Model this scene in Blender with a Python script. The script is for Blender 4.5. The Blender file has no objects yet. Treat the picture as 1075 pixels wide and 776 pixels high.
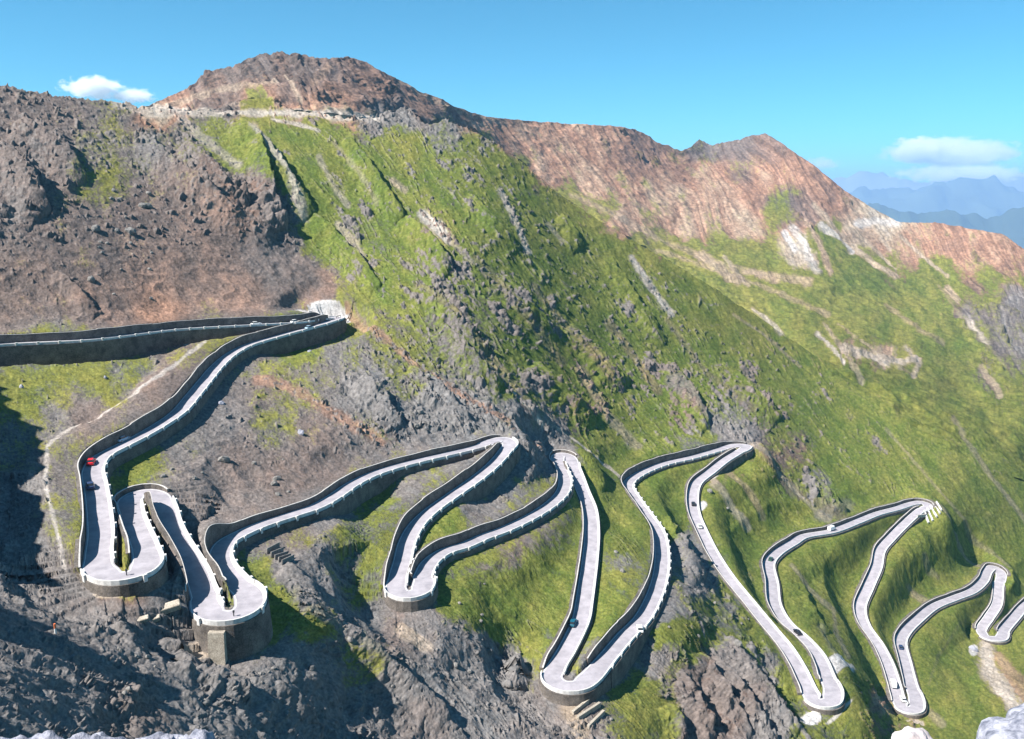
import bpy, bmesh, math, random, time
import numpy as np
from mathutils import Vector, Matrix
T0=time.time()
rng=np.random.RandomState(7); random.seed(7)
scene=bpy.context.scene; COL=scene.collection
f32=np.float32; HAZE=4e-5
# ------------------------------------------------------------------ camera model
F=895.0; CX=537.5; CY=388.0; PITCH=math.radians(12.0)
def ray(px,py):
    x=(np.asarray(px,float)-CX)/F; y=-(np.asarray(py,float)-CY)/F
    c,s=math.cos(PITCH),math.sin(PITCH)
    return np.stack(np.broadcast_arrays(x, c+y*s, -s+y*c),-1)
def hray(px,py):
    R=ray(px,py); return R/np.hypot(R[...,0],R[...,1])[...,None]
def project(P):
    P=np.asarray(P,float); c,s=math.cos(PITCH),math.sin(PITCH)
    f=P[...,1]*c-P[...,2]*s; u=P[...,1]*s+P[...,2]*c
    return CX+F*P[...,0]/f, CY-F*u/f
# ------------------------------------------------------------------ object helpers
def tag(o,label=None,cat=None,group=None,kind=None):
    if label: o['label']=label
    if cat: o['category']=cat
    if group: o['group']=group
    if kind: o['kind']=kind
    return o
def empty(name,loc,rz=0,**k):
    o=bpy.data.objects.new(name,None); COL.objects.link(o); o.location=loc; o.rotation_euler=(0,0,rz); o.empty_display_size=.5
    return tag(o,**k)
def meshobj(name,V,Fc,mat,parent=None,smooth=False,**k):
    me=bpy.data.meshes.new(name); V=np.asarray(V,f32); me.from_pydata(V.tolist(),[],[tuple(int(i) for i in q) for q in Fc]); me.update()
    if smooth: me.polygons.foreach_set('use_smooth',[True]*len(me.polygons))
    o=bpy.data.objects.new(name,me); COL.objects.link(o)
    if mat: me.materials.append(mat)
    if parent: o.parent=parent
    return tag(o,**k)
def bmobj(name,bm,mat,parent=None,smooth=False,**k):
    me=bpy.data.meshes.new(name); bm.to_mesh(me); bm.free()
    if smooth: me.polygons.foreach_set('use_smooth',[True]*len(me.polygons))
    o=bpy.data.objects.new(name,me); COL.objects.link(o)
    if mat: me.materials.append(mat)
    if parent: o.parent=parent
    return tag(o,**k)
def gridobj(name,P,mat,attrs,kind='structure'):
    """P: (R,C,3) grid -> mesh"""
    R,C=P.shape[:2]; me=bpy.data.meshes.new(name)
    idx=np.arange(R*C,dtype=np.int32).reshape(R,C)
    q=np.stack([idx[:-1,:-1],idx[1:,:-1],idx[1:,1:],idx[:-1,1:]],-1).reshape(-1,4)
    me.vertices.add(R*C); me.vertices.foreach_set('co',P.reshape(-1).astype(f32))
    me.loops.add(q.size); me.loops.foreach_set('vertex_index',q.reshape(-1))
    me.polygons.add(len(q)); me.polygons.foreach_set('loop_start',np.arange(0,q.size,4,dtype=np.int32))
    me.polygons.foreach_set('use_smooth',np.ones(len(q),bool))
    me.update(calc_edges=True)
    for an,av in attrs.items():
        a=me.color_attributes.new(an,'FLOAT_COLOR','POINT')
        d=np.ones((R*C,4),f32); d[:,:av.shape[-1]]=av.reshape(R*C,-1); a.data.foreach_set('color',d.reshape(-1))
    me.materials.append(mat)
    o=bpy.data.objects.new(name,me); COL.objects.link(o); o['kind']=kind
    return o
# ------------------------------------------------------------------ noise
_perm=np.random.RandomState(3).permutation(256).astype(np.int32); _perm=np.concatenate([_perm]*3)
_g3=np.random.RandomState(5).normal(size=(256,3)); _g3=(_g3/np.linalg.norm(_g3,axis=1)[:,None]).astype(f32)
_g2=np.random.RandomState(6).normal(size=(256,2)); _g2=(_g2/np.linalg.norm(_g2,axis=1)[:,None]).astype(f32)
def _f(t): return t*t*t*(t*(t*6-15)+10)
def perlin3(x,y,z,seed=0):
    xi=np.floor(x).astype(np.int32); yi=np.floor(y).astype(np.int32); zi=np.floor(z).astype(np.int32)
    xf=(x-xi).astype(f32); yf=(y-yi).astype(f32); zf=(z-zi).astype(f32)
    u,v,w=_f(xf),_f(yf),_f(zf); xi=(xi+seed*17)&255; yi=(yi+seed*31)&255; zi=zi&255
    r=0
    for dx in (0,1):
        a=_perm[(xi+dx)&255]; wx=u if dx else 1-u
        for dy in (0,1):
            b=_perm[(a+yi+dy)&255]; wy=v if dy else 1-v
            for dz in (0,1):
                g=_g3[_perm[(b+zi+dz)&255]]; wz=w if dz else 1-w
                r=r+wx*wy*wz*(g[...,0]*(xf-dx)+g[...,1]*(yf-dy)+g[...,2]*(zf-dz))
    return r*1.6
def perlin2(x,y,seed=0):
    xi=np.floor(x).astype(np.int32); yi=np.floor(y).astype(np.int32)
    xf=(x-xi).astype(f32); yf=(y-yi).astype(f32); u,v=_f(xf),_f(yf); xi=(xi+seed*37)&255; yi=(yi+seed*59)&255
    r=0
    for dx in (0,1):
        a=_perm[(xi+dx)&255]; wx=u if dx else 1-u
        for dy in (0,1):
            g=_g2[_perm[(a+yi+dy)&255]]; wy=v if dy else 1-v
            r=r+wx*wy*(g[...,0]*(xf-dx)+g[...,1]*(yf-dy))
    return r*1.5
def fbm2(x,y,o=4,seed=0):
    r=0;a=1;t=0
    for k in range(o): r=r+a*perlin2(x*2**k,y*2**k,seed+k); t+=a*.6; a*=.55
    return r/t
def ss(a,b,x): t=np.clip((x-a)/(b-a),0,1); return t*t*(3-2*t)
# ------------------------------------------------------------------ thin plate spline on image-angle -> log distance
def tps_fit(X,y,lam=0.0):
    X=np.asarray(X,float)/100.; n=len(X)
    r2=((X[:,None]-X[None])**2).sum(-1); K=.5*r2*np.log(r2+1e-12)
    Pm=np.c_[np.ones(n),X]; A=np.zeros((n+3,n+3)); A[:n,:n]=K+np.diag(np.broadcast_to(lam,(n,))); A[:n,n:]=Pm; A[n:,:n]=Pm.T
    s=np.linalg.solve(A,np.r_[np.asarray(y,float),0,0,0]); return X,s
def tps_eval(m,px,py):
    X,s=m; n=len(X); sh=px.shape; q=np.c_[px.ravel(),py.ravel()].astype(np.float64)/100.
    out=np.empty(len(q)); 
    for i in range(0,len(q),60000):
        b=q[i:i+60000]; r2=(b[:,0:1]-X[:,0])**2+(b[:,1:2]-X[:,1])**2
        r2=r2.astype(f32)+f32(1e-10); out[i:i+60000]=(.5*r2*np.log(r2)).astype(np.float64)@s[:n]+s[n]+b@s[n+1:]
    return out.reshape(sh)

_wr=np.random.RandomState(11).rand(256,4).astype(f32)
def worley3(x,y,z,seed=0):
    """nearest-cell noise: distance gap between two nearest cells, and a random value of the nearest"""
    xi=np.floor(x).astype(np.int32); yi=np.floor(y).astype(np.int32); zi=np.floor(z).astype(np.int32)
    f1=np.full(x.shape,9.,f32); f2=f1.copy(); rv=np.zeros(x.shape,f32)
    for dx in (-1,0,1):
        a=_perm[(xi+dx+seed*13)&255]
        for dy in (-1,0,1):
            b=_perm[(a+yi+dy)&255]
            for dz in (-1,0,1):
                q=_wr[_perm[(b+zi+dz)&255]]
                d=(xi+dx+q[...,0]-x)**2+(yi+dy+q[...,1]-y)**2+(zi+dz+q[...,2]-z)**2
                m=d<f1; f2=np.where(m,f1,np.minimum(f2,d)); rv=np.where(m,q[...,3],rv); f1=np.where(m,d,f1)
    return (np.sqrt(f2)-np.sqrt(f1)).astype(f32),rv,np.sqrt(f1)
def blocks(P,mask,lams,seed):
    """broken rock: tilted blocks with cracks between, metres"""
    out=np.zeros(mask.shape,f32); m=mask>.02
    Q=P[m]; h=0; wx=perlin3(Q[:,0]/7,Q[:,1]/7,Q[:,2]/7,seed+40)
    for k,l in enumerate(lams):
        x=(Q[:,0]+.25*l*wx)/l; y=(Q[:,1]-.25*l*wx)/l; z=Q[:,2]/(l*1.25)
        g,r,f=worley3(x.astype(f32),y.astype(f32),z.astype(f32),seed+k)
        h=h+l*((r-.42)*.7*np.clip(g*3,0,1)+.28*(.5-f))
    out[m]=h; return out
# ------------------------------------------------------------------ the road: traced legs, unrolled at a steady grade
LEG={
0:[(-60,368),(0,362),(93,357),(186,346),(260,341.5),(312,338.5),(338,335)],
'b0':[(353,334)],
1:[(345,338.5),(324,344.5),(290,354),(260,363),(242,372.5),(227,385.6),(216,398.6),(201,417),(186,434),(164,449),(141,462),(123,471),(105,481),(97,495),(99.5,510),(103,534),(105,562),(103,584)],
'A':[(107,598),(124,605),(141,602),(151,593)],
2:[(151.7,576),(145,559),(138,538)],
'B':[(139,524),(150,518),(162,521)],
3:[(172,532),(178,552),(186,569),(197,586.5),(207,604),(213,621)],
'C':[(219,638),(231,646),(246,645),(258,637),(259,624)],
4:[(247,611),(235,597),(231,583),(237,570),(252.6,561),(273.5,552),(307,541),(331,533),(353,520.5),(368,510),(390,499),(414,491),(445,483),(475.6,476),(500,470)],
'D':[(515,464.5),(528,461.5),(534,466)],
5:[(529,475),(515.5,490),(497,505),(472.5,522),(451,537.5),(435.7,553),(426.5,571),(422,589.6),(417,608)],
'E':[(418,619),(427,624),(438,621),(443,613)],
6:[(445,602),(451,591),(466,580),(488,573),(506,565),(528,557),(559,542),(578.6,529),(590,517),(593,504),(589,493)],
'F':[(586,484),(589,477.5),(596,480)],
7:[(603.8,496),(611.5,517),(619,536.6),(621,559.8),(619,587),(616,610),(612.6,633),(609.5,650.6),(602,668),(592,687),(583.5,701)],
'G':[(582,712),(591,719),(605.7,719),(617,711.5)],
8:[(636.6,691),(656,668),(673,650.6),(685,629),(692.6,606),(694.6,583),(690.7,559.8),(679,542),(665.6,523),(659,509),(667.5,500),(694.6,488),(725.5,480.6),(752.5,473)],
'H':[(772,468),(782,468),(781,471)],
9:[(773,476),(760,484),(745,496),(731,507.6),(727,523),(729,540.5),(737,559.8),(748.7,583),(765,608),(786.8,635),(808,661),(825.6,682.5),(838.6,704),(849.4,726)],
'I':[(858,736.7),(869,736.7),(873,726)],
10:[(866.7,708.5),(858,689),(843,671.7),(825.6,656.5),(813.5,637),(810.4,613),(807,591.6),(815,581),(832,570),(843,563.4),(873,557.8),(899,548),(920,539.6),(941,534),(957,529)],
'J':[(968,528),(973,531)],
11:[(962.5,538.4),(948,551.6),(934,566),(924,578),(920,596),(911,617),(902.7,638.8),(907,656.6),(921.6,678),(932,699),(939,720.6),(943,734)],
'K':[(950,744),(959,744),(960.7,735)],
12:[(955.4,717),(950,695.7),(945.4,674),(950,663.7),(962.5,651),(980,637),(1001.7,628),(1019.5,621),(1032,610),(1037,599.6)],
'L':[(1042.6,596),(1049.7,601.4)],
13:[(1048,617),(1046,635),(1037,649.5),(1030,662)],
'M':[(1037,669),(1048,670)],
14:[(1055,660),(1064,649.5),(1075,637),(1095,622),(1125,604)]}
GR={0:.05,'b0':.02,1:.06,'A':.02,2:.06,'B':.03,3:.1,'C':.03,4:.07,'D':.03,5:.08,'E':.03,6:.08,'F':.03,7:.06,'G':.03,8:.055,'H':.02,9:.09,'I':.03,10:.09,'J':.03,11:.1,'K':.03,12:.1,'L':.03,13:.1,'M':.03,14:.08}
# height of the cut wall (uphill) and of the supporting wall (downhill) of every leg
UP={0:2.6,1:3.0,2:2.2,3:4.8,4:1.6,5:3.0,6:2.4,7:1.8,8:2.9,9:1.4,10:1.6,11:1.4,12:1.4,13:.9,14:1.3}
DN={0:5.0,1:2.8,2:5.0,3:3.5,4:1.8,5:1.2,6:1.6,7:.8,8:1.2,9:.8,10:1.0,11:.9,12:.9,13:.8,14:1.0}
OUT={'A':-1.7,'C':-7.2,'E':-2.7,'G':-2.8,'I':-1.8,'K':-1.5,'M':-1.2}
def build_path():
    pts=[];lab=[]
    for k,v in LEG.items():
        for p in v: pts.append(p); lab.append(k)
    P=np.array(pts,float); R=hray(P[:,0],P[:,1]); n=len(P); i0=lab.index('A'); d=np.zeros(n); d[i0]=172.
    lg=np.linspace(-.9,.9,3001)
    for dr in (1,-1):
        i=i0
        while 0<=i+dr<n:
            j=i+dr; g=GR[lab[j] if dr==1 else lab[i]]*dr; w=R[i]*d[i]
            xs=d[i]*np.exp(lg); q=R[j][None]*xs[:,None]
            fv=q[:,2]-(w[2]-g*np.hypot(q[:,0]-w[0],q[:,1]-w[1]))
            s=np.where(np.sign(fv[:-1])!=np.sign(fv[1:]))[0]
            if len(s)==0: d[j]=xs[np.argmin(abs(fv))]
            else:
                k=s[np.argmin(abs(lg[s]))]; d[j]=xs[k]-fv[k]*(xs[k+1]-xs[k])/(fv[k+1]-fv[k])
            i=j
    W=R*d[:,None]
    hl=np.zeros(n); hr=np.zeros(n); wd=np.full(n,2.65); nat=np.zeros(n)
    for i,l in enumerate(lab):
        if isinstance(l,int):
            m=len(LEG[l]); 
            if l%2==0: hl[i],hr[i]=UP[l],-DN[l]
            else: hl[i],hr[i]=-DN[l],UP[l]
        else:
            wd[i]=3.5
            if l in OUT: hl[i]=0.0; hr[i]=OUT[l]
            else: hl[i]=1.0; hr[i]=0.2
    hl[lab.index('b0')]=.5
    for k,a,b,left,v in ((1,0,3,1,-6.5),(5,0,3,1,-5.5),(7,0,3,1,-3.5),(8,0,2,0,-6.0),(8,5,7,0,-4.5),(9,0,2,1,-4.0),('D',2,3,1,-4.5),('H',2,3,1,-3.5),('b0',0,1,1,-4.0),(4,8,11,0,-5.0),('A',2,4,0,-3.2),(4,0,4,1,4.2),(1,12,16,0,2.3),('C',0,1,0,1.5),(11,0,1,1,-3),(0,1,3,0,-7.5)):
        i=lab.index(k)
        for j in range(i+a,i+b):
            if left: hl[j]=v
            else: hr[j]=v
    return P,lab,W,hl,hr,wd
PP,LAB,WW,HL0,HR0,WD0=build_path()
def catmull(W,n_per):
    n=len(W); out=[]; tt=[]
    for i in range(n-1):
        p0=W[max(i-1,0)];p1=W[i];p2=W[i+1];p3=W[min(i+2,n-1)]
        m=max(2,int(np.linalg.norm(p2-p1)/n_per))
        # centripetal tangents
        a=max(np.linalg.norm(p1-p0),1e-3)**.5; b=max(np.linalg.norm(p2-p1),1e-3)**.5; c=max(np.linalg.norm(p3-p2),1e-3)**.5
        m1=(p1-p0)/a-(p2-p0)/(a+b)+(p2-p1)/b if i>0 else (p2-p1)/b
        m2=(p2-p1)/b-(p3-p1)/(b+c)+(p3-p2)/c if i<n-2 else (p2-p1)/b
        m1=m1*b; m2=m2*b
        for k in range(m):
            t=k/m; out.append((2*t**3-3*t*t+1)*p1+(t**3-2*t*t+t)*m1+(-2*t**3+3*t*t)*p2+(t**3-t*t)*m2); tt.append(i+t)
    out.append(W[-1]); tt.append(n-1.0)
    return np.array(out),np.array(tt)
RP,RT=catmull(WW,.6)
for _ in range(4): RP[1:-1]=.25*RP[:-2]+.5*RP[1:-1]+.25*RP[2:]
_i=np.arange(len(WW)); HL=np.interp(RT,_i,HL0); HR=np.interp(RT,_i,HR0); WD=np.interp(RT,_i,WD0)
RLAB=[LAB[int(min(round(t),len(LAB)-1))] for t in RT]
_lid={k:i for i,k in enumerate(LEG)}
RLI=np.array([_lid[l] for l in RLAB])
def sm(a,k):
    ker=np.hanning(k+2)[1:-1]; ker/=ker.sum(); return np.convolve(np.pad(a,k//2,mode='edge'),ker,'valid')[:len(a)]
HL=sm(HL,17);HR=sm(HR,17);WD=sm(WD,9)
TG=np.gradient(RP,axis=0); TG[:,2]=0; TG/=np.linalg.norm(TG,axis=1)[:,None]
LN=np.stack([-TG[:,1],TG[:,0],0*TG[:,0]],-1)     # left normal in plan
SL=np.r_[0,np.cumsum(np.linalg.norm(np.diff(RP[:,:2],axis=0),axis=1))]
# local turning radius, to keep the inner edge from folding over
_a=np.unwrap(np.arctan2(TG[:,1],TG[:,0])); KAP=sm(np.gradient(_a)/np.maximum(np.gradient(SL),1e-3),7)
def edge_off(side,extra=0.0):
    """plan offset distance of the road edge on one side (+1 left, -1 right), limited inside bends"""
    w=WD+extra; R=1/np.maximum(np.abs(KAP),1e-6); inner=(np.sign(KAP)==side)
    return np.where(inner,np.minimum(np.minimum(w,2.65-4*np.clip(np.abs(KAP)-.08,0,.15)),R*.93),w)
print('road samples',len(RP),'length %.0f'%SL[-1],'time',time.time()-T0)
RPX,RPY=project(RP)
# ------------------------------------------------------------------ near slope
NEARC=[ # px,py,horizontal distance
(-400,60,480),(-400,200,360),(-400,330,290),(-200,75,510),(-200,200,380),(-200,310,310),(-200,400,255),(-200,500,190),(-200,600,150),
(0,90,530),(0,150,460),(0,200,415),(0,300,352),(80,103,555),(80,200,430),(80,290,370),
(150,108,575),(200,117,600),(200,200,465),(200,280,400),(250,150,545),(270,104,650),(300,118,630),(290,200,500),(330,250,480),(330,300,452),
(340,180,530),(400,125,650),(400,200,540),(380,300,425),(380,400,310),(440,240,500),(450,180,590),(480,132,660),(500,250,480),(540,168,670),(590,212,700),(560,250,560),
(450,320,410),(450,400,350),(550,320,455),(550,400,395),(600,300,550),(650,400,470),(600,400,440),(700,285,675),(700,340,595),(750,400,548),(760,315,700),(800,345,715),(800,420,585),
(860,385,740),(860,450,600),(930,430,685),(930,480,605),(1000,470,665),(1075,450,810),(1075,520,670),(1200,480,1150),(1200,560,800),(1500,620,900),(1500,900,500),
(40,400,300),(0,420,262),(20,500,225),(30,560,200),(40,610,180),(0,560,195),
(0,650,140),(60,650,152),(0,700,118),(0,776,96),(120,660,150),(100,700,138),(150,720,136),(200,700,146),(250,690,151),(150,776,118),(250,776,129),
(330,620,186),(330,680,172),(300,660,165),(400,700,178),(480,700,186),(330,776,148),(400,776,156),(500,776,168),(600,776,178),(660,776,190),(680,720,212),(730,700,235),(750,776,214),(850,776,226),(950,776,282),(1075,776,345),(1075,710,405),(1200,700,560),(1200,800,420),
(-200,700,110),(-200,800,80),(0,900,70),(0,1100,48),(300,900,98),(300,1100,62),(600,900,125),(600,1100,75),(900,900,180),(900,1100,110),(1200,1000,210),(1400,1200,150),(-300,1100,40),(0,1400,34),(600,1400,50),(1200,1400,80)]
sel=[0]; last=SL[0]
for i in range(len(RP)):
    if SL[i]-last>9.0: sel.append(i); last=SL[i]
sel=np.array(sel)
XN=[(a,b) for a,b,c in NEARC]+[(RPX[i],RPY[i]) for i in sel]
YN=[math.log(c) for a,b,c in NEARC]+[math.log(np.hypot(*RP[i,:2])) for i in sel]
LAM_M=1.0; LAM_R=.01
MN=tps_fit(XN,YN,lam=np.r_[np.full(len(NEARC),LAM_M),np.full(len(sel),LAM_R)])
FARC=[ # px,py,d
(100,110,1150),(180,100,1250),(200,130,1100),(240,70,1300),(300,57,1320),(300,110,1080),(300,180,950),(370,62,1380),(380,110,1180),(400,200,1000),(440,95,1500),(450,130,1330),(500,120,1720),(500,180,1450),(560,128,1950),(560,180,1700),(560,240,1400),(640,132,2100),(620,200,1750),(640,240,1500),(690,150,2250),(690,220,1800),(690,270,1500),
(735,148,2500),(770,150,2450),(760,220,1950),(760,280,1500),(760,340,1250),(804,141,2450),(804,200,2150),(810,260,1700),(800,300,1450),(800,400,1050),
(858,176,2300),(860,240,1900),(870,300,1500),(870,350,1200),(900,210,2300),(930,230,2250),(920,290,1700),(930,350,1300),(1000,236,2150),(1000,300,1750),(1000,370,1300),(1050,246,2050),(1075,262,2000),(1075,320,1700),(1075,380,1350),(1000,420,930),(930,430,790),(1200,320,2000),(1200,400,1500),(1500,420,2200),(1500,550,1300)]
RN=[(a,b,c) for a,b,c in NEARC if a>=860 and 380<b<700]
RN=[(a,b) for a,b,c in RN]+[(900,400),(930,419),(965,436),(1000,452),(1050,474),(1100,495),(1150,515)]
XF=[(a,b) for a,b,c in FARC]+RN; _r=np.array(RN,float); YF=[math.log(c) for a,b,c in FARC]+list(tps_eval(MN,_r[:,0],_r[:,1]))
MF=tps_fit(XF,YF,lam=np.r_[np.full(len(FARC),.05),np.full(len(RN),.001)])
SN=np.array([(-400,62),(-200,76),(-60,85),(0,90),(20,92),(40,96),(62,101),(80,103),(110,106),(140,109),(165,114),(200,117),(228,115),(240,109),(258,104),(283,104),(298,110),(310,117),(330,119),(360,122),(390,126),(400,121),(412,117),(426,114),(436,121),(446,129),(462,128),(480,130),(495,135),(510,145),(530,158),(548,170),(570,190),(592,208),(640,238),(700,273),(750,303),(800,336),(860,376),(930,418),(1000,452),(1100,495),(1500,600)],float)
SF=np.array([(60,150),(100,128),(150,112),(165,106),(185,97),(205,87),(215,77),(230,71),(245,69),(258,62),(275,57),(295,56),(305,59),(320,57),(328,62),(345,61),(368,61),(385,66),(400,75),(420,84),(440,95),(460,103),(480,112),(500,120),(520,124),(545,126),(570,128),(600,130),(640,132),(665,135),(680,142),(690,149),(705,154),(717,158),(727,152),(734,147),(746,153),(758,150),(769,148.6),(785,143),(804,140),(827,155),(858,176),(885,199),(920,221),(943,233),(982,234),(1020,240),(1051,245),(1075,261),(1150,300),(1300,370),(1500,430)],float)
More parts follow.
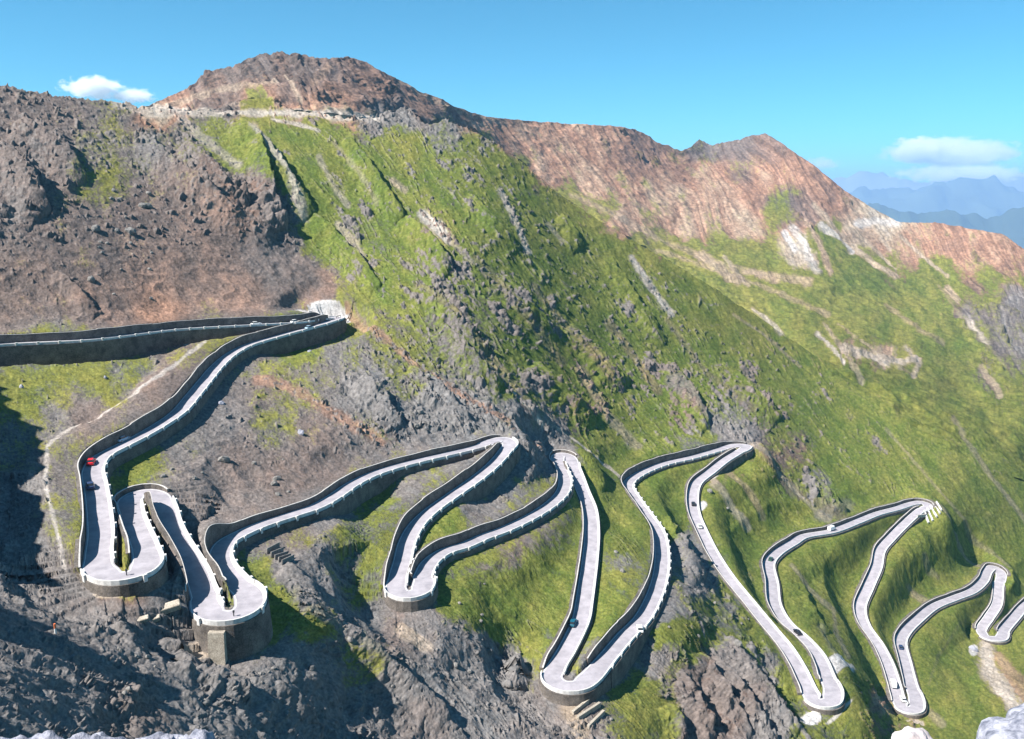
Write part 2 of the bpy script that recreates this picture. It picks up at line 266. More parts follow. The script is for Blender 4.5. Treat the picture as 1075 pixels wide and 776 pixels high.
# ------------------------------------------------------------------ ground cover map (what grows or lies where)
# x, y, grass 0-1, dryness 0-1, soil kind (0 grey scree,1 purple brown scree,2 red rock,3 tan,4 pale), rock relief 0-1
GC=[
(0,110,.15,.6,.8,.45),(60,120,.2,.6,.8,.48),(120,120,.35,.7,.6,.4),(165,115,.2,.6,3.2,.2),(40,160,.15,.5,.8,.6),(100,165,.4,.5,.6,.7),(10,230,.1,.6,.8,.7),(60,230,.2,.5,.9,.4),(110,190,.45,.6,.8,.35),(140,230,.15,.7,1,.3),(50,290,.15,.7,1,.15),(0,310,.15,.7,1,.1),(100,260,.2,.7,.9,.1),(110,310,.04,.8,1.15,.07),(190,290,.02,.8,1.2,.08),(250,310,.03,.8,1.3,.06),(170,330,.05,.9,1.8,.08),(280,270,.02,.8,.6,.06),(230,250,.03,.8,1.1,.12),(320,290,.02,.8,.8,.06),(340,305,.03,.8,1.2,.06),
(190,150,.35,.4,.8,.7),(160,155,.35,.4,.3,.8),(220,190,.3,.3,1.3,.95),(250,215,.2,.4,1.7,1),(290,230,.2,.4,1.0,.9),(180,200,.25,.4,1,.4),(200,230,.1,.5,1,.3),(220,140,.5,.4,.4,.5),(250,160,.7,.3,.3,.4),(300,140,.8,.35,.3,.3),(340,140,.85,.45,.3,.3),(300,180,.75,.2,.3,.3),(330,220,.8,.15,.5,.3),(300,125,.4,.5,3,.3),(270,110,.8,.95,3,.1),(350,122,.3,.4,3.4,.4),(400,122,.1,.3,.3,.9),(425,122,.08,.3,.1,1),(470,140,.3,.3,.2,.8),(420,150,.85,.6,.3,.25),(380,180,.85,.25,.4,.35),(420,210,.8,.3,.4,.4),(380,240,.5,.2,.7,.75),(370,280,.55,.25,.8,.6),(340,255,.8,.15,.5,.25),(400,300,.7,.3,.5,.4),(360,320,.5,.6,.8,.2),(400,340,.4,.5,.9,.5),
(470,200,.7,.3,.4,.6),(460,235,.6,.3,2.2,.5),(500,160,.65,.4,.3,.6),(540,190,.8,.3,.3,.5),(580,220,.85,.35,.3,.3),(520,240,.75,.25,.5,.5),(480,280,.55,.3,.7,.8),(450,300,.55,.3,.8,.8),(520,320,.5,.3,.9,.9),(490,360,.45,.3,.8,.9),(560,280,.75,.2,.5,.5),(600,260,.85,.35,.4,.4),(640,270,.92,.5,.5,.15),(640,310,.8,.25,.5,.4),(600,330,.65,.25,.8,.65),(560,360,.6,.25,.8,.7),(540,400,.6,.3,.8,.7),(600,390,.6,.3,1.7,.7),(620,430,.65,.3,1.9,.6),(670,360,.75,.25,.8,.55),(700,310,.85,.35,.5,.4),(740,330,.85,.45,.5,.3),(700,400,.6,.25,1.2,.75),(720,430,.5,.2,2,.8),(760,440,.3,.2,.2,.7),(680,440,.75,.25,.6,.5),(640,460,.9,.35,.6,.2),(740,380,.7,.25,.8,.6),(780,400,.65,.3,1.2,.7),(810,430,.5,.3,1.3,.8),(780,350,.85,.5,1,.2),(830,400,.8,.35,1,.3),
(360,360,.35,.4,.3,.4),(310,360,.6,.25,.5,.15),(280,400,.35,.4,.9,.3),(330,400,.4,.5,.6,.4),(380,410,.15,.4,.1,.7),(430,400,.35,.4,.5,.5),(450,430,.1,.3,.0,.8),(500,440,.08,.3,.0,.7),(420,440,.1,.3,.1,.6),(540,440,.2,.3,0,.7),(260,380,.3,.3,.5,.3),(290,450,.45,.6,.5,.4),(330,460,.2,.6,.9,.2),(230,440,.1,.4,.3,.2),(250,490,.08,.4,.8,.15),(300,500,.05,.5,.9,.1),(340,490,.08,.6,.8,.15),(200,460,.25,.4,.3,.15),(150,495,.6,.45,.3,.15),(170,500,.3,.4,.4,.1),(200,500,.08,.4,.5,.1),(250,530,.05,.5,.6,.08),(400,470,.25,.4,.5,.3),(440,465,.1,.3,.3,.4),(210,560,.03,.5,.4,.1),
(60,380,.55,.5,.3,.3),(100,400,.6,.7,.6,.2),(140,390,.5,.5,.2,.4),(30,420,.6,.5,.3,.3),(20,470,.35,.8,.3,.5),(60,440,.3,.5,.3,.2),(90,440,.15,.7,.9,.05),(160,410,.12,.7,1,.05),(200,365,.4,.6,1,.05),(230,352,.4,.6,.8,.05),(65,500,.4,.5,.6,.1),(62,560,.4,.5,.4,.1),(30,520,.1,.5,.1,.5),(20,580,.05,.5,.05,.6),(120,570,.6,.6,.4,.1),(123,585,.8,.95,3,.02),
(30,630,.05,.5,.3,.7),(100,640,.02,.5,.3,.8),(170,640,.02,.5,.2,.8),(150,670,.02,.5,.3,.9),(220,690,.02,.5,.3,.9),(200,740,.02,.4,.1,.7),(260,740,.02,.4,.1,.9),(100,700,.02,.4,.3,.5),(140,760,.05,.5,.9,.8),(60,730,.02,.4,.1,.5),(300,700,.05,.3,.1,.8),(330,720,.1,.3,.2,.8),(60,770,.02,.4,.1,.5),
(290,625,.7,.6,.5,.3),(330,660,.65,.7,.5,.4),(380,700,.5,.7,.5,.5),(270,600,.6,.3,.3,.3),(300,590,.1,.5,.2,.15),(330,620,.1,.4,.1,.2),(360,650,.08,.4,.1,.2),(390,640,.2,.4,.1,.2),(310,560,.35,.6,.8,.1),(350,580,.3,.4,.2,.3),(370,560,.5,.3,.3,.3),(390,600,.5,.3,.3,.3),(340,540,.1,.5,.2,.1),(400,520,.55,.25,.5,.1),(430,510,.3,.4,.4,.1),(460,500,.35,.4,.4,.1),(470,545,.7,.25,.4,.05),(500,530,.15,.4,.3,.1),(540,510,.3,.4,.2,.25),(560,520,.4,.4,.4,.1),(520,500,.2,.4,.2,.3),(570,460,.05,.3,0,.9),(560,480,.08,.3,.1,.8),
(410,560,.5,.5,.4,.1),(500,600,.5,.35,.9,.08),(540,580,.35,.4,1.0,.1),(570,560,.4,.4,.8,.1),(560,610,.75,.3,.6,.1),(520,640,.85,.25,.5,.1),(580,640,.8,.35,.5,.1),(480,630,.85,.3,.4,.1),(560,670,.6,.35,.3,.2),(590,590,.7,.35,.5,.1),(440,660,.1,.4,.6,.3),(420,650,.05,.4,.9,.2),(480,690,.05,.4,.1,.2),(440,720,.05,.4,.0,.15),(520,700,.05,.4,.1,.3),(540,690,.2,.4,.0,.6),(560,740,.1,.4,.3,.5),(500,750,.05,.4,.0,.2),(600,750,.15,.4,.6,.9),(400,740,.1,.5,.3,.8),(440,765,.1,.5,.6,.6),
(640,560,.8,.4,.5,.15),(650,600,.4,.5,.3,.15),(640,530,.7,.45,.5,.15),(655,570,.7,.4,.5,.2),(630,640,.8,.3,.4,.05),(640,620,.6,.4,.3,.1),(730,600,.15,.4,.1,.5),(700,650,.2,.4,.2,.2),(720,580,.2,.4,.1,.5),(760,640,.4,.4,.2,.5),(700,670,.7,.3,.3,.1),(720,690,.6,.4,.6,.3),(760,650,.5,.4,.3,.4),(690,690,.15,.4,.3,.2),(670,720,.75,.6,.5,.1),(690,760,.6,.6,.5,.1),(640,700,.3,.4,.2,.3),(730,720,.05,.4,1.4,1),(770,700,.05,.4,.6,1),(780,740,.05,.4,1.3,1),(810,760,.03,.4,.2,.8),(740,765,.05,.4,1.4,1),(800,700,.4,.4,.3,.7),(820,720,.6,.4,.3,.5),(840,760,.5,.4,.2,.5),(790,670,.6,.3,.3,.4),
(700,520,.95,.15,.6,.03),(690,545,.85,.2,.4,.1),(740,460,.5,.3,.2,.4),(770,455,.1,.3,.1,.6),(770,500,.6,.35,2.4,.1),(790,530,.7,.35,2.4,.08),(760,540,.85,.35,.8,.05),(780,570,.95,.15,.8,.03),(800,550,.9,.25,.8,.05),(830,480,.4,.35,1.4,.4),(860,510,.4,.3,.3,.5),(830,530,.7,.35,.8,.2),(880,520,.8,.2,.6,.2),(880,480,.8,.2,.6,.3),(800,620,.85,.3,.6,.1),(790,600,.7,.3,.3,.2),(830,650,.9,.3,.6,.03),(840,610,.9,.4,.8,.03),(870,600,.9,.4,1,.03),(870,640,.9,.45,.9,.03),(860,660,.7,.4,.6,.05),(900,700,.85,.4,.6,.08),(900,740,.7,.4,.6,.3),(870,760,.6,.5,.4,.2),
(860,430,.75,.3,.8,.4),(900,400,.85,.3,1,.2),(920,460,.75,.3,.8,.4),(960,500,.85,.4,1,.2),(990,540,.85,.4,.9,.15),(900,620,.92,.4,1,.03),(950,600,.95,.4,1.2,.03),(980,590,.92,.35,1,.03),(1000,560,.9,.35,1,.1),(960,670,.95,.35,.8,.03),(1000,660,.95,.45,1,.03),(990,720,.95,.4,1,.03),(1000,760,.95,.4,1,.03),(1060,700,.8,.45,2,.05),(950,755,.5,.4,2.4,.3),(925,735,.3,.4,2.6,.5),(1060,600,.92,.35,1,.05),(1030,640,.95,.4,1,.03),(1020,570,.9,.35,1,.1),(1060,540,.88,.3,1,.15),(900,560,.8,.35,.8,.1),
# far side
(180,105,.0,.5,1.9,.6),(220,85,.0,.5,1.3,.9),(270,70,.0,.5,.9,1),(310,75,.0,.5,1.1,1),(300,100,.02,.5,1.3,.9),(350,75,.0,.5,1.2,.8),(350,100,.02,.5,1.7,.8),(400,95,.0,.5,1.6,.7),(440,110,.0,.5,1.8,.6),(240,100,.02,.5,1.2,.9),(500,125,.03,.6,2.3,.5),(540,140,.03,.6,2.3,.35),(570,180,.02,.6,2.3,.15),(600,140,.05,.6,2.2,.5),(640,150,.08,.6,2.1,.7),(670,160,.08,.6,1.6,.8),(620,190,.02,.6,2.4,.12),(650,230,.02,.6,2.4,.06),(700,200,.08,.6,2.4,.2),(720,240,.03,.6,2.4,.08),(600,208,.5,.8,2.4,.03),(640,225,.5,.8,2.4,.03),(690,250,.4,.8,2.5,.05),(720,265,.8,.7,2,.03),
(740,160,.2,.5,.6,.9),(780,155,.05,.5,.9,.9),(810,150,.05,.5,1.4,.8),(780,180,.25,.5,1.2,.6),(800,190,.05,.6,2.3,.2),(760,200,.1,.6,2.5,.25),(740,180,.1,.6,2.3,.4),(840,180,.03,.6,1.9,.4),(870,200,.05,.6,1.9,.5),(780,230,.1,.6,2.7,.25),(820,215,.5,.5,.8,.3),(845,228,.05,.5,1.2,.7),(840,260,.1,.5,3.3,.3),(870,250,.85,.3,2,.1),(900,240,.1,.6,2.8,.3),(930,228,.1,.7,3.2,.2),(760,270,.6,.6,2.5,.05),(800,290,.8,.6,2.2,.05),(830,320,.88,.6,2,.05),(780,320,.92,.75,2,.03),(860,310,.85,.45,2,.05),(900,290,.9,.4,2,.05),(880,340,.9,.55,2,.05),(900,370,.5,.5,2.6,.15),(930,375,.35,.6,2.9,.1),(930,340,.92,.5,2,.05),
(960,260,.3,.5,2.3,.3),(990,255,.15,.6,1.9,.4),(1020,270,.2,.5,2.1,.4),(1050,260,.1,.6,2.2,.4),(1070,285,.4,.4,2,.2),(1040,300,.6,.4,2,.1),(980,290,.85,.4,2,.1),(1000,310,.6,.4,2.2,.2),(1020,330,.3,.4,.6,.5),(1060,315,.2,.4,.3,.7),(1070,350,.3,.4,.4,.6),(1000,350,.85,.4,1.5,.1),(960,400,.9,.5,1.4,.08),(1000,410,.92,.5,1.4,.08),(1040,390,.5,.4,1,.4),(1060,430,.8,.4,1,.2),(1030,460,.85,.4,1,.2)]
GC=np.array(GC,float)
LX=np.arange(-420,1530,6.); LY=np.arange(40,1000,6.)
gx,gy=np.meshgrid(LX,LY); w=((gx[...,None]-GC[:,0])**2+(gy[...,None]-GC[:,1])**2+60.)**-2.0
w/=w.sum(-1,keepdims=True); GF=np.stack([(w*GC[:,k]).sum(-1) for k in (2,3,4,5)],-1).astype(f32); del w
def lat(px,py):
    u=np.clip((px-LX[0])/6.,0,len(LX)-1.001); v=np.clip((py-LY[0])/6.,0,len(LY)-1.001)
    i=u.astype(int); j=v.astype(int); a=(u-i)[...,None].astype(f32); b=(v-j)[...,None].astype(f32)
    return GF[j,i]*(1-a)*(1-b)+GF[j,i+1]*a*(1-b)+GF[j+1,i]*(1-a)*b+GF[j+1,i+1]*a*b
# bare streaks, tracks and gravel patches: points, width, soil kind, strength
STR=[
([(265,135),(300,185),(318,230)],7,3.6,.7),([(335,165),(350,195),(365,215)],4,3.3,.6),([(190,125),(225,155),(250,175)],6,3.4,.6),([(285,125),(320,132),(335,138)],2.5,3.6,.8),([(235,118),(300,119),(345,120),(400,125)],5,3.5,.9),([(160,112),(200,118),(235,120)],5,3.5,.8),([(120,108),(160,120),(190,118)],5,3.4,.7),
([(350,150),(380,190),(395,215)],2.5,3,.4),([(412,190),(425,200)],4,2.9,.7),([(445,225),(470,250),(462,235)],7,4,.8),([(470,250),(495,275)],3,3.3,.6),([(525,200),(545,240),(555,265)],4,3.5,.8),([(575,235),(590,255)],3,3.2,.5),([(663,270),(690,310),(705,330)],4,3.6,.9),([(355,235),(372,255),(380,270)],5,3.2,.7),
([(520,395),(570,440),(640,487),(655,507)],1.3,3.4,.9),([(610,390),(640,440),(670,470)],6,2.9,.6),([(705,400),(745,440),(770,460)],8,.3,.8),([(640,340),(670,380),(690,410)],5,1.9,.5),([(560,300),(600,350),(640,400)],5,1.6,.4),([(500,270),(540,320),(590,380)],5,1.4,.4),([(440,300),(500,360),(560,430)],6,1.5,.45),([(700,335),(740,390),(790,430)],4,1.4,.4),
([(365,320),(410,360),(450,395),(530,440),(570,470)],5,2.0,.7),([(270,395),(310,410),(350,435),(400,460)],7,1.9,.7),([(290,345),(305,365)],4,3,.3),
([(195,350),(230,345),(215,365),(180,393),(150,412),(100,442),(66,458),(50,475),(49,520),(58,560),(68,600)],2.8,3.8,.7),([(68,608),(85,612),(100,608)],9,.2,.95),
([(300,590),(320,640),(370,680),(430,720),(500,775)],9,.2,.8),([(435,640),(480,690),(560,750)],16,.1,.7),([(420,650),(450,680)],8,3.1,.6),([(600,735),(610,776)],12,3.0,.7),
([(860,660),(875,690),(880,712)],4,3.5,.3),([(735,497),(745,503),(750,510)],4,3.3,.6),([(748,512),(765,530),(785,550)],5,3.3,.6),([(762,490),(790,520),(800,540)],4,2.8,.5),
([(765,485),(760,515)],2,3,.2),([(790,470),(820,500),(850,530),(870,545)],4,3.2,.5),([(800,480),(840,520),(890,545)],6,1.2,.5),([(860,540),(890,530)],8,.3,.5),([(830,597),(850,620),(875,640),(878,665),(890,690)],3,3.0,.5),([(962,545),(1000,590),(1060,640)],2,2.9,.0),
([(975,530),(1000,560),(1030,590)],3,3,.5),([(930,450),(990,520),(1060,600)],2,3,.4),([(1000,440),(1040,500),(1080,550)],3,3,.5),([(955,612),(968,625),(975,632)],5,2.9,.6),([(1034,676),(1040,705),(1055,728),(1072,745)],11,3.4,.97),([(1048,690),(1066,715),(1080,740)],8,2.4,.7),([(965,735),(990,755)],4,3,.5),([(970,590),(985,600)],4,3,.4),
([(885,365),(905,372),(935,380),(962,378)],5,3.3,.85),([(1015,650),(985,690),(975,720)],1.5,1.5,.2),
# far
([(832,240),(845,255),(850,272),(858,285)],5,3.8,.8),([(845,232),(860,255),(872,285)],4,2.6,.9),([(824,245),(835,262)],4,4.1,.8),([(862,236),(885,252),(895,262)],4,4.1,.8),([(855,215),(880,245),(915,275),(940,290)],3.5,2.9,.9),([(892,238),(915,260),(940,282)],2,3.0,.8),([(925,250),(935,262)],2,3.2,.6),([(945,248),(975,275),(995,290)],2.2,3.1,.8),([(900,235),(920,232),(942,235)],5,3.8,.9),
([(790,325),(805,335),(820,350)],3,3.7,.7),([(858,350),(870,362),(885,380)],3,3.8,.8),([(735,268),(760,285),(775,295)],6,2.9,.8),([(760,270),(785,300)],3,3.1,.7),([(690,262),(740,280),(800,300),(870,330)],3,3.0,.5),([(600,205),(640,222),(690,250),(740,272),(810,293)],4,2.9,.5),([(785,285),(810,290),(850,295),(845,298)],5,2.8,.7),
([(770,330),(800,350),(840,385)],2,3,.5),([(865,340),(890,375),(905,400)],3,3.2,.6),([(880,340),(920,370),(960,395)],2,3.0,.5),([(930,320),(950,335),(990,360)],3,2.9,.5),([(950,365),(965,380),(960,395)],4,3.2,.8),([(1015,335),(1030,350),(1037,360)],3,3.3,.8),([(995,303),(1005,315)],4,2.9,.8),([(1030,385),(1045,405),(1050,415)],4,2.8,.7),([(985,300),(1020,345),(1060,390)],2,3,.4),
([(180,110),(230,95),(290,85)],4,3.0,.5),([(300,75),(315,105)],3,2.9,.6),([(330,85),(345,70)],4,2.5,.5),([(420,85),(470,112),(530,130)],3,2.6,.6),([(640,180),(700,215)],2,2.7,.3)]
GPATCH=[((345,324),(22,9),4.1,1),((326,331),(20,7),4.1,.95),((877,703),(20,9),4.1,.97),((852,747),(12,8),4.5,.97),((880,755),(14,3),3.9,.8),((670,658),(11,8),4.5,.95),((736,535),(6,5),4.7,.9),((745,500),(9,6),4.5,.8),((1022,683),(5,6),4.2,.9),((205,655),(22,7),3.2,.7),((112,612),(30,5),3.3,.8),((958,752),(14,4),3.5,.8),((245,110),(14,3),3.4,.3)]
def polydist(px,py,pts,rad):
    """distance to a polyline, inf outside radius"""
    P=np.array(pts,float); d=np.full(px.shape,1e3,f32)
    m=(px>P[:,0].min()-rad)&(px<P[:,0].max()+rad)&(py>P[:,1].min()-rad)&(py<P[:,1].max()+rad)
    if not m.any(): return d,m
    x=px[m];y=py[m]; dd=np.full(x.shape,1e3)
    for a,b in zip(P[:-1],P[1:]):
        v=b-a; t=np.clip(((x-a[0])*v[0]+(y-a[1])*v[1])/(v@v+1e-9),0,1); dd=np.minimum(dd,np.hypot(x-a[0]-t*v[0],y-a[1]-t*v[1]))
    d[m]=dd; return d,m
SOIL=np.array([(.17,.162,.158),(.155,.117,.101),(.30,.170,.115),(.36,.285,.21),(.43,.40,.38),(.66,.64,.63)],f32)
def soilcol(s):
    s=np.clip(s,0,4.999); i=s.astype(int); t=(s-i)[...,None]; return SOIL[i]*(1-t)+SOIL[i+1]*t
def cover(px,py,far):
    th=math.radians(58 if far else 50); c,s=math.cos(th),math.sin(th)
    if far:
        wx=px+10*perlin2(px/60,py/60,91); wy=py+10*perlin2(px/60,py/60,92)
    else: wx=px+7*perlin2(px/60,py/60,91); wy=py+7*perlin2(px/60,py/60,92)
    al=(wx*c+wy*s); ac=(-wx*s+wy*c)
    lf=1 if far else ss(240,420,px+.25*(300-py)); st=(perlin2(al/70,ac/11,11)*.8+perlin2(al/30,ac/6,12)*.6+perlin2(al/12,ac/3.4,13)*.35)*(.35+.65*lf)
    iso=fbm2(px/26,py/22,5,21); fine=perlin2(px/3.1,py/2.7,31)*.6+perlin2(px/1.7,py/1.6,32)*.5
    lin=ss(.075,.0,np.abs(perlin2(al/62,ac/8,15)))*ss(-.05,.3,perlin2(al/26,ac/14,16))+.8*ss(.07,.0,np.abs(perlin2(al/33,ac/5,17)))*ss(.0,.3,perlin2(al/18,ac/10,18))
    L=lat(px+6*perlin2(px/14,py/14,41),py+6*perlin2(px/14,py/14,42))
    g,dry,soil,rock=[L[...,k] for k in range(4)]
    soil=soil.copy(); rock=rock.copy(); ov=np.zeros(px.shape,f32); ovc=np.zeros(px.shape,f32)
    band=.7*st+1.0*iso+.85*fine
    _c=ss(330,420,px)*ss(880,820,px)*ss(470,440,py); gm=ss(-.34,.30,(g-.42+.10*_c)*2.3+band*.5)
    gm=np.where(g<.03,0,gm)
    for pts,wd,k,a in STR:
        d,m=polydist(px,py,pts,wd*2+3)
        if m.any():
            q=a*ss(1.35,.55,d[m]/wd+.55*band[m]*.8+.12)
            ovc[m]=np.where(q>ov[m],k,ovc[m]); ov[m]=np.maximum(ov[m],q); gm[m]*=1-q; rock[m]*=1-.5*q
    for (cx,cy),(rx,ry),k,a in GPATCH:
        d=np.hypot((px-cx)/rx,(py-cy)/ry); m=d<1.5
        if m.any():
            q=a*ss(1.12,.9,d[m]+.16*fine[m]); ovc[m]=np.where(q>ov[m],k,ovc[m]); ov[m]=np.maximum(ov[m],q); gm[m]*=1-q; rock[m]*=1-q
    lin=np.clip(lin,0,1)*ss(.05,.3,rock)*(0.6 if far else ss(300,380,px+.3*(300-py))); gm=gm*(1-.75*lin*ss(.2,.6,fine+.5)); soil=soil+.35*st+.25*iso
    C=soilcol(soil); C=C*(1-ov[...,None])+soilcol(ovc+.15*iso)*ov[...,None]
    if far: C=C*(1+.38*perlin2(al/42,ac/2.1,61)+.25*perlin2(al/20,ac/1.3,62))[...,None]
    C=C*(1+.48*fine+.28*iso)[...,None]
    dr=np.clip(dry+.45*iso+.3*fine+.25*st,0,1)[...,None]
    G=np.array((.094,.130,.026),f32)*(1-dr)+np.array((.19,.175,.045),f32)*dr
    G=G*(1+.42*fine+.2*st)[...,None]
    C=C*(1-gm[...,None])+G*gm[...,None]
    # rock relief: clusters along the fall line inside rocky zones
    rk=ss(.12,.85,rock*1.1-.42-.16*_c+.55*st+.55*iso+.25*fine*_c)*ss(.1,.4,rock)
    rk=np.maximum(rk,ss(.75,1,rock)*.75*ss(-.5,.2,iso))
    return C.astype(f32),gm.astype(f32),rk.astype(f32),st.astype(f32),lin.astype(f32)
def normals(P):
    du=np.gradient(P,axis=1); dv=np.gradient(P,axis=0); n=np.cross(du,dv); n/=np.linalg.norm(n,axis=-1,keepdims=True)+1e-9
    n*=np.where(n[...,2:3]<0,-1,1); return n
def craggy(P,lams,seed):
    """ridged, stepped rock relief; about -.4..1 before scaling, in metres"""
    h=0
    for k,l in enumerate(lams):
        x,y,z=P[...,0]/l,P[...,1]/l,P[...,2]/(l*1.5)
        n=perlin3(x,y,z,seed+k); h=h+l*.34*((1-np.abs(n)*1.9)-.55)
    return h
# scarps: line, height (m), width px of the sheltered drop on the right-hand side
SCARP=[([(250,125),(275,150),(300,185),(330,225)],7,9),([(365,145),(385,175),(402,200),(425,228)],7,6),([(425,228),(455,262),(475,285)],8,6),([(440,300),(470,330),(510,370)],6,7),([(330,225),(365,262),(400,300)],5,7),([(462,345),(500,385),(530,405)],5,6),([(195,150),(225,185),(262,215)],7,10),([(150,140),(190,185),(240,225),(290,250)],6,8),([(0,150),(30,190),(52,225)],7,10),([(20,125),(60,150),(90,190)],6,10),([(60,285),(85,310),(105,330)],2.5,5),([(270,150),(285,215),(300,240)],8,10),
([(495,205),(520,235),(545,262)],4,5),([(590,225),(612,262)],4,5),([(530,290),(560,330),(590,350)],4,6),([(600,340),(640,390),(660,400)],5,6),([(640,270),(670,320),(700,360)],4,5),([(700,380),(730,420),(745,450)],5,7),([(760,380),(800,420),(820,440)],4,6),([(560,380),(600,420),(625,445)],5,6),
([(380,395),(400,415),(420,450)],4,7),([(430,385),(460,410),(500,450)],4,7),([(555,445),(575,462),(590,480)],6,10),([(300,590),(345,650),(400,705),(470,760)],2.6,12),([(360,660),(420,715),(500,790)],2.6,7),([(170,640),(210,680),(260,735)],3,8),([(230,690),(300,735),(340,776)],3,8),
([(700,545),(720,585),(740,610)],3,6),([(745,590),(770,610),(795,650)],4,6),([(735,690),(750,720),(790,776)],4,6),([(765,670),(790,715),(840,770)],4,6),([(715,715),(735,750),(750,776)],3.5,6),([(750,690),(775,730),(815,780)],4,5),([(700,740),(720,776)],3,5),([(800,640),(830,700),(845,740)],4,7),([(535,680),(560,705)],5,8),([(840,615),(850,640),(870,665)],2,3),([(1020,330),(1050,370),(1070,385)],10,8),([(850,500),(880,530),(900,545)],4,6)]
def scarps(px,py):
    h=np.zeros(px.shape,f32); wig=3*perlin2(px/9,py/9,61)+1.3*perlin2(px/3.3,py/3.3,62)
    for pts,H,wd in SCARP:
        P=np.array(pts,float); R=wd*6
        m=(px>P[:,0].min()-R)&(px<P[:,0].max()+R)&(py>P[:,1].min()-R)&(py<P[:,1].max()+R)
        if not m.any(): continue
        x=px[m]+wig[m];y=py[m]; best=np.full(x.shape,1e3); sg=np.zeros(x.shape); tt=np.zeros(x.shape); n=len(P)-1
        for i,(a,b) in enumerate(zip(P[:-1],P[1:])):
            v=b-a; l=np.hypot(*v); t=((x-a[0])*v[0]+(y-a[1])*v[1])/l/l; tc=np.clip(t,0,1); d=np.hypot(x-a[0]-tc*v[0],y-a[1]-tc*v[1])
            s_=((y-a[1])*v[0]-(x-a[0])*v[1])/l     # >0 : below-left of the line (lit flank)
            u=d<best; best=np.where(u,d,best); sg=np.where(u,s_,sg); tt=np.where(u,(i+tc)/n,tt)
        end=np.sin(np.pi*np.clip(tt,.0,1))**.5*ss(wd*1.5,wd*.2,best-np.abs(sg)+0)
        prof=np.where(sg>0,ss(wd*3.5,0,sg),ss(wd*.55,0,-sg))
        h[m]+=(H*1.0*end*prof).astype(f32)
    return h
# ------------------------------------------------------------------ materials
def newmat(name):
    m=bpy.data.materials.new(name); m.use_nodes=True; nt=m.node_tree; b=nt.nodes['Principled BSDF']; return m,nt,b
def N(nt,t,**k):
    n=nt.nodes.new(t)
    for a,v in k.items():
        if a in n.inputs: n.inputs[a].default_value=v
        else: setattr(n,a,v)
    return n
def ground_mat(name,scale,bump):
    m,nt,b=newmat(name); L=nt.links.new
    at=N(nt,'ShaderNodeVertexColor',layer_name='cover'); geo=N(nt,'ShaderNodeNewGeometry')
    n1=N(nt,'ShaderNodeTexNoise',Scale=1/scale,Detail=7.0,Roughness=.78); L(geo.outputs['Position'],n1.inputs['Vector'])
    n2=N(nt,'ShaderNodeTexVoronoi',Scale=1/(scale*.45)); L(geo.outputs['Position'],n2.inputs['Vector'])
    mr=N(nt,'ShaderNodeMapRange'); mr.inputs[1].default_value=.3; mr.inputs[2].default_value=.7; mr.inputs[3].default_value=.55; mr.inputs[4].default_value=1.45
    L(n1.outputs['Fac'],mr.inputs[0])
    mx=N(nt,'ShaderNodeVectorMath',operation='SCALE'); L(at.outputs['Color'],mx.inputs[0]); L(mr.outputs[0],mx.inputs['Scale'])
    L(mx.outputs[0],b.inputs['Base Color'])
    ad=N(nt,'ShaderNodeMath',operation='MULTIPLY_ADD'); L(n2.outputs['Distance'],ad.inputs[0]); ad.inputs[1].default_value=-.35; L(n1.outputs['Fac'],ad.inputs[2])
    bp=N(nt,'ShaderNodeBump',Strength=.55,Distance=bump); L(ad.outputs[0],bp.inputs['Height']); L(bp.outputs[0],b.inputs['Normal'])
    b.inputs['Roughness'].default_value=.95; b.inputs['Specular IOR Level'].default_value=.15
    return m
def noisy_mat(name,c1,c2,scale=2.0,rough=.9,bump=.0,detail=5,metal=0,brick=None):
    m,nt,b=newmat(name); L=nt.links.new
    tc=N(nt,'ShaderNodeNewGeometry'); n=N(nt,'ShaderNodeTexNoise',Scale=scale,Detail=float(detail),Roughness=.65); L(tc.outputs['Position'],n.inputs['Vector'])
    mr=N(nt,'ShaderNodeMapRange'); mr.inputs[1].default_value=.35; mr.inputs[2].default_value=.65; L(n.outputs['Fac'],mr.inputs[0])
    mix=N(nt,'ShaderNodeMix',data_type='RGBA'); mix.inputs[6].default_value=(*c1,1); mix.inputs[7].default_value=(*c2,1); L(mr.outputs[0],mix.inputs[0])
    out=mix.outputs[2]; h=n.outputs['Fac']
    if brick:
        v=N(nt,'ShaderNodeTexVoronoi',Scale=brick,feature='DISTANCE_TO_EDGE'); L(tc.outputs['Position'],v.inputs['Vector'])
        r=N(nt,'ShaderNodeMapRange'); r.inputs[1].default_value=0; r.inputs[2].default_value=.09; r.inputs[3].default_value=.5; r.inputs[4].default_value=1; L(v.outputs['Distance'],r.inputs[0])
        s=N(nt,'ShaderNodeVectorMath',operation='SCALE'); L(out,s.inputs[0]); L(r.outputs[0],s.inputs['Scale']); out=s.outputs[0]; h=r.outputs[0]
    L(out,b.inputs['Base Color']); b.inputs['Roughness'].default_value=rough; b.inputs['Metallic'].default_value=metal
    if bump:
        bp=N(nt,'ShaderNodeBump',Strength=.6,Distance=bump); L(h,bp.inputs['Height']); L(bp.outputs[0],b.inputs['Normal'])
    return m
M_GN=ground_mat('slope_ground',1.4,.55); M_GF=ground_mat('ridge_ground',7.0,2.4)
M_ROAD=noisy_mat('asphalt',(.25,.235,.26),(.37,.345,.375),.35,.9,.01,8)
M_LINE=noisy_mat('road_paint',(.55,.55,.55),(.75,.75,.74),.8,.7)
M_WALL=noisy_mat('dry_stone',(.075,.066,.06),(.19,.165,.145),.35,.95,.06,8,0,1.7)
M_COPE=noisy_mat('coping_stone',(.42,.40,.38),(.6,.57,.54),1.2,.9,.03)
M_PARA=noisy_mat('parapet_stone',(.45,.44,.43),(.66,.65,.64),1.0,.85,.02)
M_CONC=noisy_mat('concrete',(.25,.24,.225),(.42,.40,.38),.7,.9,.03)
